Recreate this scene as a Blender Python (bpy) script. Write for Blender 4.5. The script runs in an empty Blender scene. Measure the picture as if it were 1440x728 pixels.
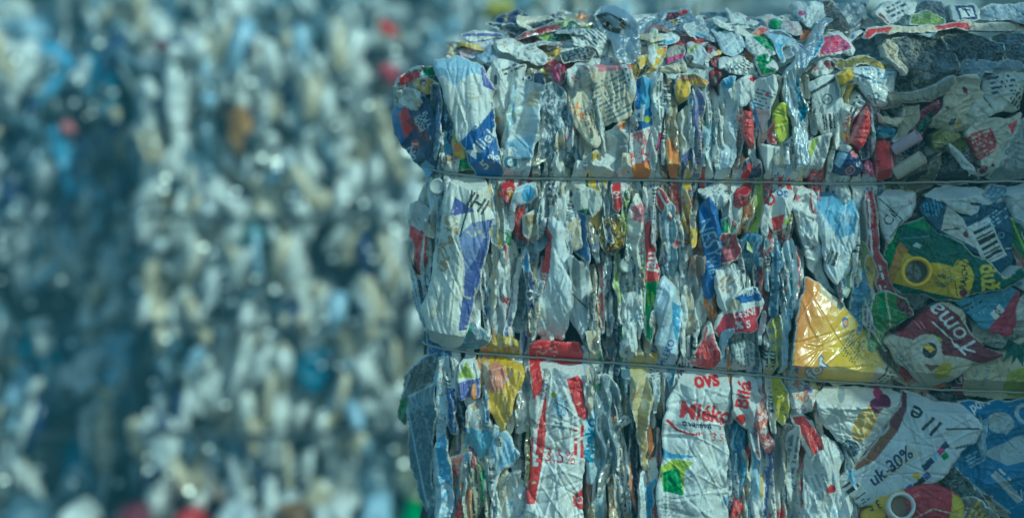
import bpy, math, random
import numpy as np
from mathutils import Vector
from math import radians, pi, sin, cos

# ------------------------------------------------------------------ scene and places
S = bpy.context.scene
COL = S.collection
F, CX, HY, HC = 2687.0, 720.0, 183.0, 1.66        # focal length in photo pixels, optical axis column, horizon row, eye height (m)

class Face:
    """a vertical wall of packed cartons; photo measurements are turned into points of it"""
    def __init__(s, p0, y0, p1, y1):
        s.b = (1 / y1 - 1 / y0) / (p1 - p0); s.a = 1 / y0 - s.b * p0
    def depth(s, px): return 1 / (s.a + s.b * px)
    def world(s, px, py, d):
        Y = s.depth(px); k = Y / F
        return np.stack([(px - CX) * k, Y - d, HC - (py - HY) * k], -1)
NEAR = Face(610, 3.27, 1440, 3.11)

C = dict(W=(.80, .80, .77), CR=(.70, .60, .42), GY=(.40, .42, .44), LG=(.60, .63, .66), PB=(.42, .58, .74), LB=(.16, .40, .66),
         BL=(.035, .13, .42), NV=(.014, .035, .13), PU=(.11, .12, .40), RD=(.62, .022, .03), DR=(.17, .012, .035), PK=(.65, .22, .26),
         OR=(.78, .25, .025), YE=(.80, .52, .03), YG=(.45, .56, .04), GR=(.04, .30, .06), DG=(.010, .085, .05), BN=(.20, .10, .04),
         BK=(.02, .024, .028), BG=(.50, .42, .28), SV=(.60, .66, .72), MG=(.50, .02, .17), TE=(.05, .22, .36), OL=(.20, .20, .03),
         DK=(.07, .085, .10), SL=(.13, .19, .25), RU=(.50, .30, .12))
def rgb(c): return np.array(C[c] if isinstance(c, str) else c, float)

# ------------------------------------------------------------------ small numeric helpers
def wob(x, y, scale, rs, n=4):
    o = np.zeros_like(x)
    for i in range(n):
        a = rs.uniform(0, 2 * pi); f = 2 * pi / scale * rs.uniform(.6, 1.6)
        o += np.sin((x * cos(a) + y * sin(a)) * f + rs.uniform(0, 6.28)) / n
    return o * 1.4

def facets(x, y, cell, rs, ax=1.0, ay=1.0):
    """crumpled sheet: difference of two upper envelopes of planes, flat facets with sharp ridges and valleys"""
    u, v = x / (cell * ax), y / (cell * ay)
    u0, u1, v0, v1 = u.min() - .7, u.max() + .7, v.min() - .7, v.max() + .7
    n = int(min(150, max(4, (u1 - u0) * (v1 - v0))))
    out = 0
    for sgn in (1, -1):
        sx, sy = rs.uniform(u0, u1, n), rs.uniform(v0, v1, n); w = rs.uniform(-.5, .5, n)
        off = w - sx * sx - sy * sy
        m = np.full(u.shape, -1e9)
        for i in range(n): np.maximum(m, 2 * (u * sx[i] + v * sy[i]) + off[i], out=m)
        out = out + sgn * m
    return out - out.mean()

def creases(x, y, n, rs, main=None, spread=1.57, length=40, width=2.6):
    """sharp folded ridges and grooves of limited length"""
    h = np.zeros_like(x)
    for i in range(n):
        j = rs.randint(len(x)); a = rs.uniform(0, pi) if main is None else main + rs.uniform(-spread, spread)
        L, w = length * rs.uniform(.4, 1.3), width * rs.uniform(.7, 1.8)
        u = (x - x[j]) * cos(a) + (y - y[j]) * sin(a); v = -(x - x[j]) * sin(a) + (y - y[j]) * cos(a)
        near = np.abs(v) < w * 1.2 + abs(rs.uniform(0, 1))
        if not near.any(): continue
        bend = rs.uniform(-.15, .15) * np.abs(u)
        h += rs.choice([-1, -1, 1]) * np.maximum(0, 1 - np.abs(v + bend) / w) * np.exp(-(u / L) ** 2 * 2.5)
    return h

def inside(poly, x, y):
    r = np.zeros(x.shape, bool); n = len(poly)
    for i in range(n):
        x0, y0 = poly[i]; x1, y1 = poly[(i + 1) % n]
        if y0 == y1: continue
        c = ((y0 > y) != (y1 > y)) & (x < (x1 - x0) * (y - y0) / (y1 - y0) + x0)
        r ^= c
    return r

def edge(poly, x, y):
    """distance to the outline and the nearest point on it"""
    best = np.full(x.shape, 1e9); bx = x.copy(); by = y.copy(); n = len(poly)
    for i in range(n):
        x0, y0 = poly[i]; x1, y1 = poly[(i + 1) % n]
        dx, dy = x1 - x0, y1 - y0; L = dx * dx + dy * dy + 1e-9
        t = np.clip(((x - x0) * dx + (y - y0) * dy) / L, 0, 1)
        qx, qy = x0 + t * dx, y0 + t * dy
        d = (x - qx) ** 2 + (y - qy) ** 2
        m = d < best
        best = np.where(m, d, best); bx = np.where(m, qx, bx); by = np.where(m, qy, by)
    return np.sqrt(best), bx, by

_txt = {}
def text_tris(s, bold, shear):
    k = (s, bold, shear)
    if k not in _txt:
        cu = bpy.data.curves.new('lettering', 'FONT'); cu.body = s; cu.size = 1; cu.offset = bold; cu.shear = shear
        cu.align_x = 'CENTER'; cu.align_y = 'CENTER'; cu.resolution_u = 3
        o = bpy.data.objects.new('lettering', cu); COL.objects.link(o)
        bpy.context.view_layer.update()
        ev = o.evaluated_get(bpy.context.evaluated_depsgraph_get()); me = ev.to_mesh(); me.calc_loop_triangles()
        v = np.array([p.co[:2] for p in me.vertices]).reshape(-1, 2)
        t = np.array([list(l.vertices) for l in me.loop_triangles]).reshape(-1, 3)
        _txt[k] = v[t] if len(t) else np.zeros((0, 3, 2))
        ev.to_mesh_clear(); bpy.data.objects.remove(o); bpy.data.curves.remove(cu)
    return _txt[k]

def loc(x, y, cx, cy, rot):
    a = radians(rot); c, s = cos(a), sin(a)
    return (x - cx) * c + (y - cy) * s, -(x - cx) * s + (y - cy) * c      # picture axes, y down, rot clockwise

def hash2(i, j, k=0):
    h = np.sin(i * 127.1 + j * 311.7 + k * 74.7) * 43758.5453
    return h - np.floor(h)

def paint(layers, x, y, col):
    """printing on a pack and painted shade of a few openings: col (N,3) is changed in place"""
    for L in layers:
        t = L[0]
        if t == 'p': m = inside(L[1], x, y); col[m] = rgb(L[2])
        elif t == 'c':
            d = np.hypot(x - L[1], y - L[2]); m = d < L[3]
            if len(L) > 5: m &= d > L[5]
            col[m] = rgb(L[4])
        elif t == 'e':
            u, v = loc(x, y, L[1], L[2], L[5]); m = (u / L[3]) ** 2 + (v / L[4]) ** 2 < 1; col[m] = rgb(L[6])
        elif t == 's':
            d, _, _ = edge([(L[1], L[2]), (L[3], L[4])], x, y); col[d < L[5] / 2] = rgb(L[6])
        elif t == 'g':
            dx, dy = L[3] - L[1], L[4] - L[2]
            f = np.clip(((x - L[1]) * dx + (y - L[2]) * dy) / (dx * dx + dy * dy), 0, 1)[:, None]
            col[:] = rgb(L[5]) * (1 - f) + rgb(L[6]) * f
        elif t == 't':
            s, cx, cy, size, rot, c = L[1:7]; o = L[7] if len(L) > 7 else {}
            tr = text_tris(s, o.get('b', .02), o.get('sh', 0))
            u, v = loc(x, y, cx, cy, rot); u = u / size / o.get('xs', 1); v = -v / size
            if not len(tr): continue
            lo, hi = tr.reshape(-1, 2).min(0), tr.reshape(-1, 2).max(0)
            idx = np.nonzero((u > lo[0]) & (u < hi[0]) & (v > lo[1]) & (v < hi[1]))[0]
            if not len(idx): continue
            uu, vv = u[idx], v[idx]; m = np.zeros(len(idx), bool)
            for A, B, D in tr:
                d1 = (uu - B[0]) * (A[1] - B[1]) - (A[0] - B[0]) * (vv - B[1])
                d2 = (uu - D[0]) * (B[1] - D[1]) - (B[0] - D[0]) * (vv - D[1])
                d3 = (uu - A[0]) * (D[1] - A[1]) - (D[0] - A[0]) * (vv - A[1])
                m |= ~(((d1 < 0) | (d2 < 0) | (d3 < 0)) & ((d1 > 0) | (d2 > 0) | (d3 > 0)))
            col[idx[m]] = rgb(c)
        elif t == 'b':                                                  # bar code
            cx, cy, w, h, rot = L[1:6]
            u, v = loc(x, y, cx, cy, rot); m = (abs(u) < w / 2) & (abs(v) < h / 2)
            col[m] = rgb('W')
            k = np.floor((u + w / 2) / max(1.5, w / 26)); m2 = m & (abs(u) < w * .44) & (v < h * .34) & (v > -h * .42) & (hash2(k, 3, cx) > .45)
            col[m2] = rgb('BK')
        elif t == 'l':                                                  # rows of small print
            cx, cy, w, h, rot, rh, c = L[1:8]
            u, v = loc(x, y, cx, cy, rot); m = (abs(u) < w / 2) & (abs(v) < h / 2)
            r = np.floor(v / rh); fr = v / rh - r
            k = np.floor(u / (rh * .45)); m &= (fr > .25) & (fr < .75) & (hash2(k, r, cx) > .3) & ((u / w + .5) < .55 + .45 * hash2(r, 9, cy))
            col[m] = rgb(c)
        elif t == 'n':                                                  # blotches of a printed picture, stains, rust
            sc, th, c, seed = L[1:5]; rs = np.random.RandomState(seed)
            wx, wy = sc * .45 * wob(x, y, sc * .9, rs), sc * .45 * wob(x, y, sc * .9, rs)
            f = wob(x + wx, y + wy, sc * 1.5, rs, 5) + .55 * wob(x + wx, y + wy, sc * .5, rs, 5) + .3 * wob(x, y, sc * .2, rs, 5)
            m = f > th
            if len(L) > 5: m &= inside(L[5], x, y)
            col[m] = rgb(c) * .85 + col[m] * .15
    return col

# ------------------------------------------------------------------ materials
def mk_mat(name, rough, metal=0, bump=.5, coat=0, trans=0, wash=.35, spec=.5, attr=True, color=(.5, .5, .5), crack=70):
    m = bpy.data.materials.new(name); m.use_nodes = True; nt = m.node_tree; N = nt.nodes; Lk = nt.links
    b = N['Principled BSDF']; b.inputs['Roughness'].default_value = rough; b.inputs['Metallic'].default_value = metal
    b.inputs['Coat Weight'].default_value = coat; b.inputs['Coat Roughness'].default_value = .12; b.inputs['Specular IOR Level'].default_value = spec
    geo = N.new('ShaderNodeNewGeometry')
    if attr: at = N.new('ShaderNodeAttribute'); at.attribute_name = 'print'; src = at.outputs['Color']
    else:
        at = N.new('ShaderNodeRGB'); at.outputs[0].default_value = (*color, 1); src = at.outputs[0]
    n1 = N.new('ShaderNodeTexNoise'); n1.inputs['Scale'].default_value = 26; n1.inputs['Detail'].default_value = 8; n1.inputs['Roughness'].default_value = .65
    Lk.new(geo.outputs['Position'], n1.inputs['Vector'])
    r1 = N.new('ShaderNodeMapRange'); r1.inputs[1].default_value = .47; r1.inputs[2].default_value = .72; r1.inputs[3].default_value = 0; r1.inputs[4].default_value = wash
    Lk.new(n1.outputs['Fac'], r1.inputs[0])
    mx = N.new('ShaderNodeMixRGB'); mx.blend_type = 'MULTIPLY'; mx.inputs['Color2'].default_value = (.46, .40, .30, 1)
    Lk.new(r1.outputs[0], mx.inputs['Fac']); Lk.new(src, mx.inputs['Color1'])
    n2 = N.new('ShaderNodeTexNoise'); n2.inputs['Scale'].default_value = 240; n2.inputs['Detail'].default_value = 4
    Lk.new(geo.outputs['Position'], n2.inputs['Vector'])
    r2 = N.new('ShaderNodeMapRange'); r2.inputs[1].default_value = .66; r2.inputs[2].default_value = .72; r2.inputs[3].default_value = 0; r2.inputs[4].default_value = .55
    Lk.new(n2.outputs['Fac'], r2.inputs[0])
    mx2 = N.new('ShaderNodeMixRGB'); mx2.inputs['Color2'].default_value = (.10, .085, .07, 1)         # specks of dirt
    Lk.new(r2.outputs[0], mx2.inputs['Fac']); Lk.new(mx.outputs[0], mx2.inputs['Color1']); Lk.new(mx2.outputs[0], b.inputs['Base Color'])
    # wrinkles
    ad = N.new('ShaderNodeVectorMath'); ad.operation = 'MULTIPLY_ADD'; ad.inputs[1].default_value = (.04,) * 3
    Lk.new(n1.outputs['Color'], ad.inputs[0]); Lk.new(geo.outputs['Position'], ad.inputs[2])
    vo = N.new('ShaderNodeTexVoronoi'); vo.feature = 'DISTANCE_TO_EDGE'; vo.inputs['Scale'].default_value = crack; st = N.new('ShaderNodeVectorMath'); st.operation = 'MULTIPLY'; st.inputs[1].default_value = (1, 1, .4); Lk.new(ad.outputs[0], st.inputs[0]); Lk.new(st.outputs[0], vo.inputs['Vector'])
    r3 = N.new('ShaderNodeMapRange'); r3.inputs[1].default_value = 0; r3.inputs[2].default_value = .16; Lk.new(vo.outputs['Distance'], r3.inputs[0])
    ma = N.new('ShaderNodeMath'); ma.operation = 'MULTIPLY_ADD'; ma.inputs[1].default_value = .9; Lk.new(n1.outputs['Fac'], ma.inputs[0]); Lk.new(r3.outputs[0], ma.inputs[2])
    bp = N.new('ShaderNodeBump'); bp.inputs['Strength'].default_value = bump; bp.inputs['Distance'].default_value = .0025
    Lk.new(ma.outputs[0], bp.inputs['Height']); Lk.new(bp.outputs[0], b.inputs['Normal'])
    rr = N.new('ShaderNodeMapRange'); rr.inputs[3].default_value = rough - .1; rr.inputs[4].default_value = rough + .16
    Lk.new(n1.outputs['Fac'], rr.inputs[0]); Lk.new(rr.outputs[0], b.inputs['Roughness'])
    if trans: b.inputs['Transmission Weight'].default_value = trans
    return m
MAT = dict(carton=mk_mat('coated_carton', .38, bump=.38, coat=.12), paper=mk_mat('torn_paper', .7, bump=.5, wash=.5),
           film=mk_mat('crinkled_film', .26, bump=.45, coat=.25, wash=.25, crack=50), foil=mk_mat('aluminium_foil', .3, metal=.75, bump=.5, wash=.25),
           plastic=mk_mat('moulded_plastic', .3, bump=.08, wash=.3), dirty=mk_mat('dirty_rag', .8, bump=.45, wash=.5),
           wire=mk_mat('galvanised_wire', .45, metal=.35, bump=.15, attr=False, color=(.46, .45, .41)),
           dark=mk_mat('packed_dark_mass', .85, bump=.8, attr=False, color=(.10, .11, .12)),  # bale cores coloured dark to stand in for shade in the gaps
           far_gloss=mk_mat('far_glossy_scraps', .2, bump=.1, coat=.8, wash=.3, crack=30),
           glossy=mk_mat('glossy_laminate', .2, bump=.14, coat=.9, wash=.2), glint=mk_mat('far_glint_facets', .42, metal=.9, bump=.05, wash=.1),
           far=mk_mat('far_packaging', .3, bump=.3, coat=.2, wash=.3, crack=30))

# ------------------------------------------------------------------ objects
def tag(o, label=None, cat=None, group=None, kind=None):
    if label: o['label'] = label
    if cat: o['category'] = cat
    if group: o['group'] = group
    if kind: o['kind'] = kind
    return o

def build(name, verts, faces, mat, cols=None, parent=None, smooth=True):
    """verts (N,3) world, faces list or (M,4) array; object origin at the middle of the mesh"""
    me = bpy.data.meshes.new(name); verts = np.asarray(verts, float)
    org = (verts.min(0) + verts.max(0)) / 2
    if parent is not None: base = np.array(parent.location)
    if isinstance(faces, np.ndarray):
        me.vertices.add(len(verts)); me.vertices.foreach_set('co', (verts - org).ravel())
        n = len(faces); k = faces.shape[1]
        me.loops.add(n * k); me.loops.foreach_set('vertex_index', faces.ravel().astype(np.int32))
        me.polygons.add(n); me.polygons.foreach_set('loop_start', (np.arange(n) * k).astype(np.int32))
    else: me.from_pydata([tuple(v) for v in verts - org], [], faces)
    me.update(calc_edges=True); me.validate()
    if smooth: me.polygons.foreach_set('use_smooth', [True] * len(me.polygons))
    if cols is not None:
        a = me.color_attributes.new('print', 'FLOAT_COLOR', 'POINT')
        a.data.foreach_set('color', np.concatenate([np.clip(cols, 0, 1), np.ones((len(cols), 1))], 1).ravel().astype(np.float32))
    me.materials.append(MAT[mat] if isinstance(mat, str) else mat)
    o = bpy.data.objects.new(name, me); COL.objects.link(o); o.location = org
    if parent is not None: o.parent = parent; o.location = org - base
    return o

def chaikin(poly, n=1):
    for _ in range(n):
        q = []
        for i in range(len(poly)):
            a, b = poly[i], poly[(i + 1) % len(poly)]
            q += [(a[0] * .9 + b[0] * .1, a[1] * .9 + b[1] * .1), (a[0] * .1 + b[0] * .9, a[1] * .1 + b[1] * .9)]
        poly = q
    return poly

def sheet(name, poly, z, base, layers=(), face=None, shape=None, wires=None, mat='carton', res=1.4, R=4, drop=.0035, k=(.2, .10), cell=None, fine=14,
          fold=None, tilt=(0, 0), bump=None, curl=.10, torn=.6, bulge=0, cre=1.0, cdir=None, warp=2.0, seed=0, thick=.05, ani=(1, 1), rnd=1, worn=.5, parent=None, pat=None):
    """one pressed pack: outline poly (photo measure on the wall), crumpled relief, rounded rim, sides going back into the bale"""
    face = face or NEAR
    rs = np.random.RandomState(seed)
    P = np.array(poly, float); lo, hi = P.min(0) - 3, P.max(0) + 3; c = P.mean(0)
    if rnd: poly = chaikin(poly, rnd)
    gx, gy = np.meshgrid(np.arange(lo[0], hi[0] + res, res), np.arange(lo[1], hi[1] + res, res))
    qx = gx + warp * 2.6 * facets(gx.ravel(), gy.ravel(), 20, rs).reshape(gx.shape) + warp * .35 * wob(gx, gy, 9, rs); qy = gy + warp * 2.6 * facets(gx.ravel(), gy.ravel(), 20, rs).reshape(gx.shape) + warp * .35 * wob(gx, gy, 9, rs)
    ins = inside(poly, qx, qy)
    quad = ins[:-1, :-1] & ins[1:, :-1] & ins[:-1, 1:] & ins[1:, 1:]
    use = np.zeros_like(ins); use[:-1, :-1] |= quad; use[1:, :-1] |= quad; use[:-1, 1:] |= quad; use[1:, 1:] |= quad
    if not use.any(): return None
    cnt = np.zeros(ins.shape, int); cnt[:-1, :-1] += quad; cnt[1:, :-1] += quad; cnt[:-1, 1:] += quad; cnt[1:, 1:] += quad
    X, Y = gx[use], gy[use]; rim = cnt[use] < 4
    e, bx, by = edge(poly, qx[use], qy[use])
    dx, dy = bx - qx[use], by - qy[use]; lim = np.minimum(1, 1.3 * res / np.maximum(e, 1e-6))
    X = X + np.where(rim, dx * lim, 0); Y = Y + np.where(rim, dy * lim, 0)
    e = np.where(rim, 0, e)
    s = face.depth(c[0]) / F
    ext = np.minimum(*(P.max(0) - P.min(0)))
    cell = cell or max(14, ext * .4)
    h = cell * s * k[0] * facets(X, Y, cell, rs, *ani) + fine * s * k[1] * facets(X, Y, fine, rs, *ani)
    if cre:
        nc = int(cre * min(70, 4 + len(X) * res * res / 300))
        h += s * 2.4 * creases(X, Y, nc, rs, cdir, .5, max(20, ext * .7), 2.2)
    if fold:
        a, n, amp = fold; a = radians(a)
        t = ((X - c[0]) * cos(a) + (Y - c[1]) * sin(a)) / ext * n + rs.uniform() + .25 * wob(X, Y, ext * 2.5, rs)
        tri = 2 * np.abs(t - np.floor(t + .5)) * 2 - 1
        h += amp * tri * (1 + .4 * wob(X, Y, ext * 2, rs))
    h += s * (tilt[0] * (X - c[0]) + tilt[1] * (Y - c[1])) + bulge * (1 - np.exp(-e / (ext * .25)))
    if curl:
        for _ in range(2):
            a = rs.uniform(0, 2 * pi); t = ((X - c[0]) * cos(a) + (Y - c[1]) * sin(a)) / np.hypot(*(P.max(0) - P.min(0))) - rs.uniform(.12, .28)
            h += curl * rs.choice([-1.3, -1, 1]) * np.maximum(0, t)
    if bump: h += bump[3] * np.exp(-((X - bump[0]) ** 2 + (Y - bump[1]) ** 2) / (2 * bump[2] ** 2))
    f = 1 - np.minimum(e / R, 1)
    h -= drop * (1 - np.sqrt(np.maximum(1 - f * f, 0)))
    h += z
    if wires:
        for wf in wires:
            dy = np.abs(Y - wf(X)); g = -.0095 + .0022 * np.maximum(dy - 1.5, 0)
            h = np.where(dy < 26, np.minimum(h, g + .06 * np.maximum(h - g, 0)), h)
    if shape: h = h + shape(X, Y)
    col = np.empty((len(X), 3)); col[:] = rgb(base)
    if pat: pat(X, Y, col, rs)
    paint(layers, X, Y, col)
    if torn and rs.uniform() < torn:                                    # torn rims show the white board
        m = e < .9 + 1.5 * np.maximum(0, wob(X, Y, 16, rs) + .5 * wob(X, Y, 5, rs)); col[m] = rgb((.74, .73, .68))
    if worn:                                                            # print cracked to bare board along the creases
        G = np.zeros(ins.shape); G[use] = h
        lap = np.zeros(ins.shape); lap[1:-1, 1:-1] = np.abs(4 * G[1:-1, 1:-1] - G[:-2, 1:-1] - G[2:, 1:-1] - G[1:-1, :-2] - G[1:-1, 2:])
        w = np.clip(lap[use] / (res * s * .9) - .25, 0, 1) * worn * (~rim) * (hash2(np.floor(X / 3), np.floor(Y / 3)) > .35); w = w[:, None]
        col = col * (1 - w) + rgb((.62, .60, .55)) * w
    col *= 1 + .10 * wob(X, Y, 60, rs)[:, None]
    idx = -np.ones(ins.shape, int); idx[use] = np.arange(len(X))
    fq = np.stack([idx[:-1, :-1][quad], idx[1:, :-1][quad], idx[1:, 1:][quad], idx[:-1, 1:][quad]], -1)
    W = face.world(X, Y, h)
    ed = np.concatenate([fq[:, [0, 1]], fq[:, [1, 2]], fq[:, [2, 3]], fq[:, [3, 0]]])
    key = np.sort(ed, 1); key = key[:, 0] * (len(X) + 1) + key[:, 1]
    u, first, n = np.unique(key, return_index=True, return_counts=True)
    be = ed[first[n == 1]]
    bv = np.unique(be); nb = len(bv); mt = -np.ones(len(X), int); mt[bv] = len(X) + np.arange(nb); mp = mt + nb
    back = W[bv].copy(); back[:, 1] += thick; mid = W.mean(0); back[:, 0] += (mid[0] - back[:, 0]) * .06; back[:, 2] += (mid[2] - back[:, 2]) * .06
    sk = np.stack([mt[be[:, 1]], mt[be[:, 0]], mp[be[:, 0]], mp[be[:, 1]]], -1)
    o = build(name, np.concatenate([W, W[bv], back]), np.concatenate([fq, sk]), mat, np.concatenate([col, col[bv], col[bv]]), parent)
    return o

def revolve(name, prof, centre, axis, mat, color, n=40, parent=None, squash=1.0, up=(0, 0, 1), bend=0):
    """turned part: prof = [(radius, height)], axis points out of the wall"""
    a = Vector(axis).normalized(); r = Vector(up).cross(a).normalized(); q = a.cross(r)
    V = []; Fc = []
    for (rad, h) in prof:
        for i in range(n):
            t = 2 * pi * i / n; dent = 1 + bend * sin(2 * t + h * 60) + bend * .6 * sin(3 * t + 1)
            p = Vector(centre) + r * (rad * dent * cos(t)) + q * (rad * squash * dent * sin(t)) + a * h
            V.append(tuple(p))
    for j in range(len(prof) - 1):
        for i in range(n): Fc.append((j * n + i, j * n + (i + 1) % n, (j + 1) * n + (i + 1) % n, (j + 1) * n + i))
    cols = np.tile(rgb(color), (len(V), 1))
    return build(name, np.array(V), np.array(Fc), mat, cols, parent)

def tube(name, pts, rad, mat, parent=None, n=8):
    pts = [Vector(p) for p in pts]; V = []; Fc = []
    for i, p in enumerate(pts):
        d = (pts[min(i + 1, len(pts) - 1)] - pts[max(i - 1, 0)]).normalized()
        a = d.cross(Vector((0, 0, 1))).normalized(); b = d.cross(a)
        for j in range(n):
            t = 2 * pi * j / n; V.append(tuple(p + (a * cos(t) + b * sin(t)) * rad))
    for i in range(len(pts) - 1):
        for j in range(n): Fc.append((i * n + j, i * n + (j + 1) % n, (i + 1) * n + (j + 1) % n, (i + 1) * n + j))
    Fc += [tuple(range(n))[::-1], tuple((len(pts) - 1) * n + j for j in range(n))]
    return build(name, np.array(V), Fc, mat, None, parent)
# ------------------------------------------------------------------ the near bale: relief and wires
def near_shape(x, y):
    s = .00118
    up = np.maximum(0, 96 - y); lf = np.maximum(0, 632 - x)
    tier = 0
    return -(up * 1.15 + .0035 * up * up) * s - .00085 * lf * .9 - (lf / 90) ** 2 * .05 + tier
W1 = ([520, 610, 640, 700, 900, 1100, 1215, 1300, 1440, 1600], [228, 240, 246, 250, 253, 257, 259, 256, 255, 254])
W2 = ([520, 600, 640, 760, 900, 1000, 1100, 1240, 1330, 1440, 1600], [476, 488, 494, 503, 513, 521, 531, 542, 548, 552, 560])
wire1 = lambda x: np.interp(x, *W1)
wire2 = lambda x: np.interp(x, *W2)

HERO = []
def H(name, cat, label, poly, z, base, layers=(), **o):
    HERO.append((name, cat, label, poly, z, base, layers, o))

# ---- upper tier, from the left
H('juice_carton', 'carton', 'squashed navy and red carton with a red no entry sign at the upper left corner',
  [(541,158), (560,140), (600,134), (612,170), (620,212), (610,240), (600,250), (577,224), (552,192)], 1.5, 'NV',
  [('p', [(540,160), (560,140), (580,170), (560,205)], 'BL'), ('p', [(556,158), (570,150), (580,180), (566,196)], 'RD'), ('p', [(568,170), (578,163), (606,196), (602,204)], 'DR'), ('p', [(580,240), (598,226), (612,236), (600,252)], 'PB'),
   ('c', 582, 203, 6.5, 'RD'), ('s', 578, 203, 586, 203, 2.4, 'W'), ('t', 'No', 577, 216, 15, 62, 'W'), ('l', 596, 170, 26, 22, -28, 3, 'W')], k=(.3, .15))
H('foil_wrapper', 'wrapper', 'crumpled red and white wrapper with green rim on the upper left shoulder of near bale',
  [(546,122), (556,106), (578,96), (606,90), (614,104), (590,112), (566,122), (552,130)], 0, 'W', [('p', [(556,106), (585,96), (590,108), (560,120)], 'RD'), ('p', [(590,94), (612,90), (612,104), (598,106)], 'GR'), ('n', 14, .5, 'DR', 3)], mat='foil', k=(.4, .3))
H('carton_flap', 'carton', 'yellow carton flap with a red spot tucked under the green rimmed wrapper',
  [(574,114), (598,108), (614,116), (612,132), (588,132)], .6, 'YE', [('c', 594, 116, 5, 'DR'), ('n', 14, .6, 'W', 5)])
H('crushed_carton', 'carton', 'wadded white and rust carton on top of the navy carton with the no entry sign',
  [(551,132), (572,120), (594,130), (596,150), (580,156), (566,150), (556,156), (546,150)], 2.4, 'W', [('n', 18, .4, 'RU', 8), ('n', 12, .75, 'NV', 9)], k=(.4, .35))
H('crushed_carton', 'carton', 'slim blue and white carton between the navy carton and the carton lettered Mliek',
  [(604,138), (618,136), (634,160), (638,200), (642,238), (618,240), (614,190)], .3, 'PB', [('p', [(606,138), (618,136), (630,160), (612,166)], 'BL'), ('p', [(614,190), (640,186), (642,240), (618,240)], 'LB'), ('l', 622, 175, 18, 30, 80, 4, 'NV')], fold=(0, 1.5, .008))
H('crushed_carton', 'carton', 'yellow and green printed strip below the left edge of the Mliek carton',
  [(634,182), (642,176), (660,212), (670,242), (640,240)], 1, 'YE', [('p', [(634,180), (642,176), (650,200), (638,200)], 'YG'), ('p', [(640,226), (664,220), (670,244), (642,244)], 'GR'), ('c', 643, 208, 6, 'OR')])
H('milk_carton', 'carton', 'large white carton with pale blue top and a blue corner lettered Mliek',
  [(607,86), (646,80), (684,92), (694,142), (700,196), (708,248), (670,248), (648,202), (628,150)], 3.2, 'W',
  [('p', [(600,78), (700,78), (690,108), (664,104), (650,112), (640,122), (624,106), (612,112)], 'PB'), ('p', [(676,96), (700,90), (700,130), (680,122)], 'PU'), ('p', [(644,204), (664,182), (692,144), (712,200), (714,256), (664,256)], 'BL'),
   ('p', [(668,172), (690,146), (694,152), (672,180)], 'W'), ('n', 22, .95, 'RD', 4, [(640,176), (656,176), (664,200), (646,204)]),
   ('t', 'Mliek', 680, 201, 24, -48, 'W', dict(b=.01)), ('t', '5 %', 689, 226, 19, -40, 'W'), ('t', 'POLOTUČNÉ', 679, 166, 7.5, -53, 'W'), ('n', 30, .8, (.6, .5, .32), 31, [(640,116), (690,120), (680,160), (640,170)])],
  k=(.13, .08), bulge=.012, tilt=(.05, .05), cell=50)
H('crushed_carton', 'carton', 'pale lavender carton flap lying on the bale top just behind the Mliek carton',
  [(642,72), (662,54), (690,48), (696,58), (676,76), (662,84)], -1, (.55, .56, .70), [('l', 662, 68, 34, 10, -30, 3, 'PK')], k=(.15, .1))
H('carton_flap', 'carton', 'thin folded white flap with blue edge, topmost at the left end of the bale',
  [(643,46), (664,38), (712,44), (716,48), (690,52), (660,58)], -.5, 'W', [('s', 650, 46, 712, 46, 4, 'PU'), ('n', 15, .7, 'RU', 2)], k=(.3, .2))
H('crushed_carton', 'carton', 'blue grey rounded carton bottom between the lavender flap and the scuffed white wad',
  [(664,82), (676,68), (692,58), (704,78), (700,84), (682,88)], -.4, (.32, .42, .56), [], k=(.12, .1), bulge=.01)
H('crushed_carton', 'carton', 'dirty white wadded carton with brown scuffs lying on the bale top above the Mliek carton',
  [(692,54), (726,50), (756,58), (770,76), (768,88), (720,84), (706,76)], .6, 'W', [('n', 20, .45, 'RU', 12, [(690,50), (736,50), (730,80), (700,80)]), ('n', 12, .8, 'BK', 13)], k=(.35, .2), cell=26)
H('plastic_film', 'film', 'long dark olive plastic film lying along the back of the bale top',
  [(680,34), (700,26), (756,24), (800,20), (836,24), (836,32), (770,40), (744,46), (706,40)], -2.5, 'BK', [('n', 26, .5, 'OL', 6), ('n', 14, .85, 'PB', 7)], mat='film', k=(.35, .2), ani=(2, 1))
H('snack_bag', 'wrapper', 'dark green and lime wrapper with a pink edge below the dark olive film',
  [(734,46), (764,34), (800,24), (836,22), (834,36), (806,50), (808,58), (786,64), (770,70), (762,52)], -.8, 'DG',
  [('p', [(730,46), (766,34), (790,24), (810,22), (778,38), (768,58), (772,70), (760,66), (758,52)], 'YG'), ('n', 18, .5, 'YG', 4), ('p', [(768,58), (812,52), (812,58), (790,62), (772,72)], 'PK'), ('n', 10, .9, 'W', 8)], mat='film', k=(.35, .2))
H('crushed_carton', 'carton', 'black ribbed carton end with torn white edge below the lime wrapper on the bale top',
  [(788,74), (800,66), (832,62), (846,66), (838,78), (806,90), (790,88)], .8, 'BK', [('s', 788, 72, 832, 60, 3.5, 'W'), ('l', 815, 76, 46, 18, -14, 4, 'SL')], k=(.2, .2))
H('crushed_carton', 'carton', 'crumpled white carton in front of the silver bag mouth on the bale top',
  [(802,42), (814,34), (846,36), (862,56), (860,82), (846,84), (830,62), (812,62)], .5, 'W', [('n', 14, .5, 'SL', 21), ('l', 838, 54, 40, 26, 45, 5, 'NV')], k=(.45, .35), cell=16)
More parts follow.
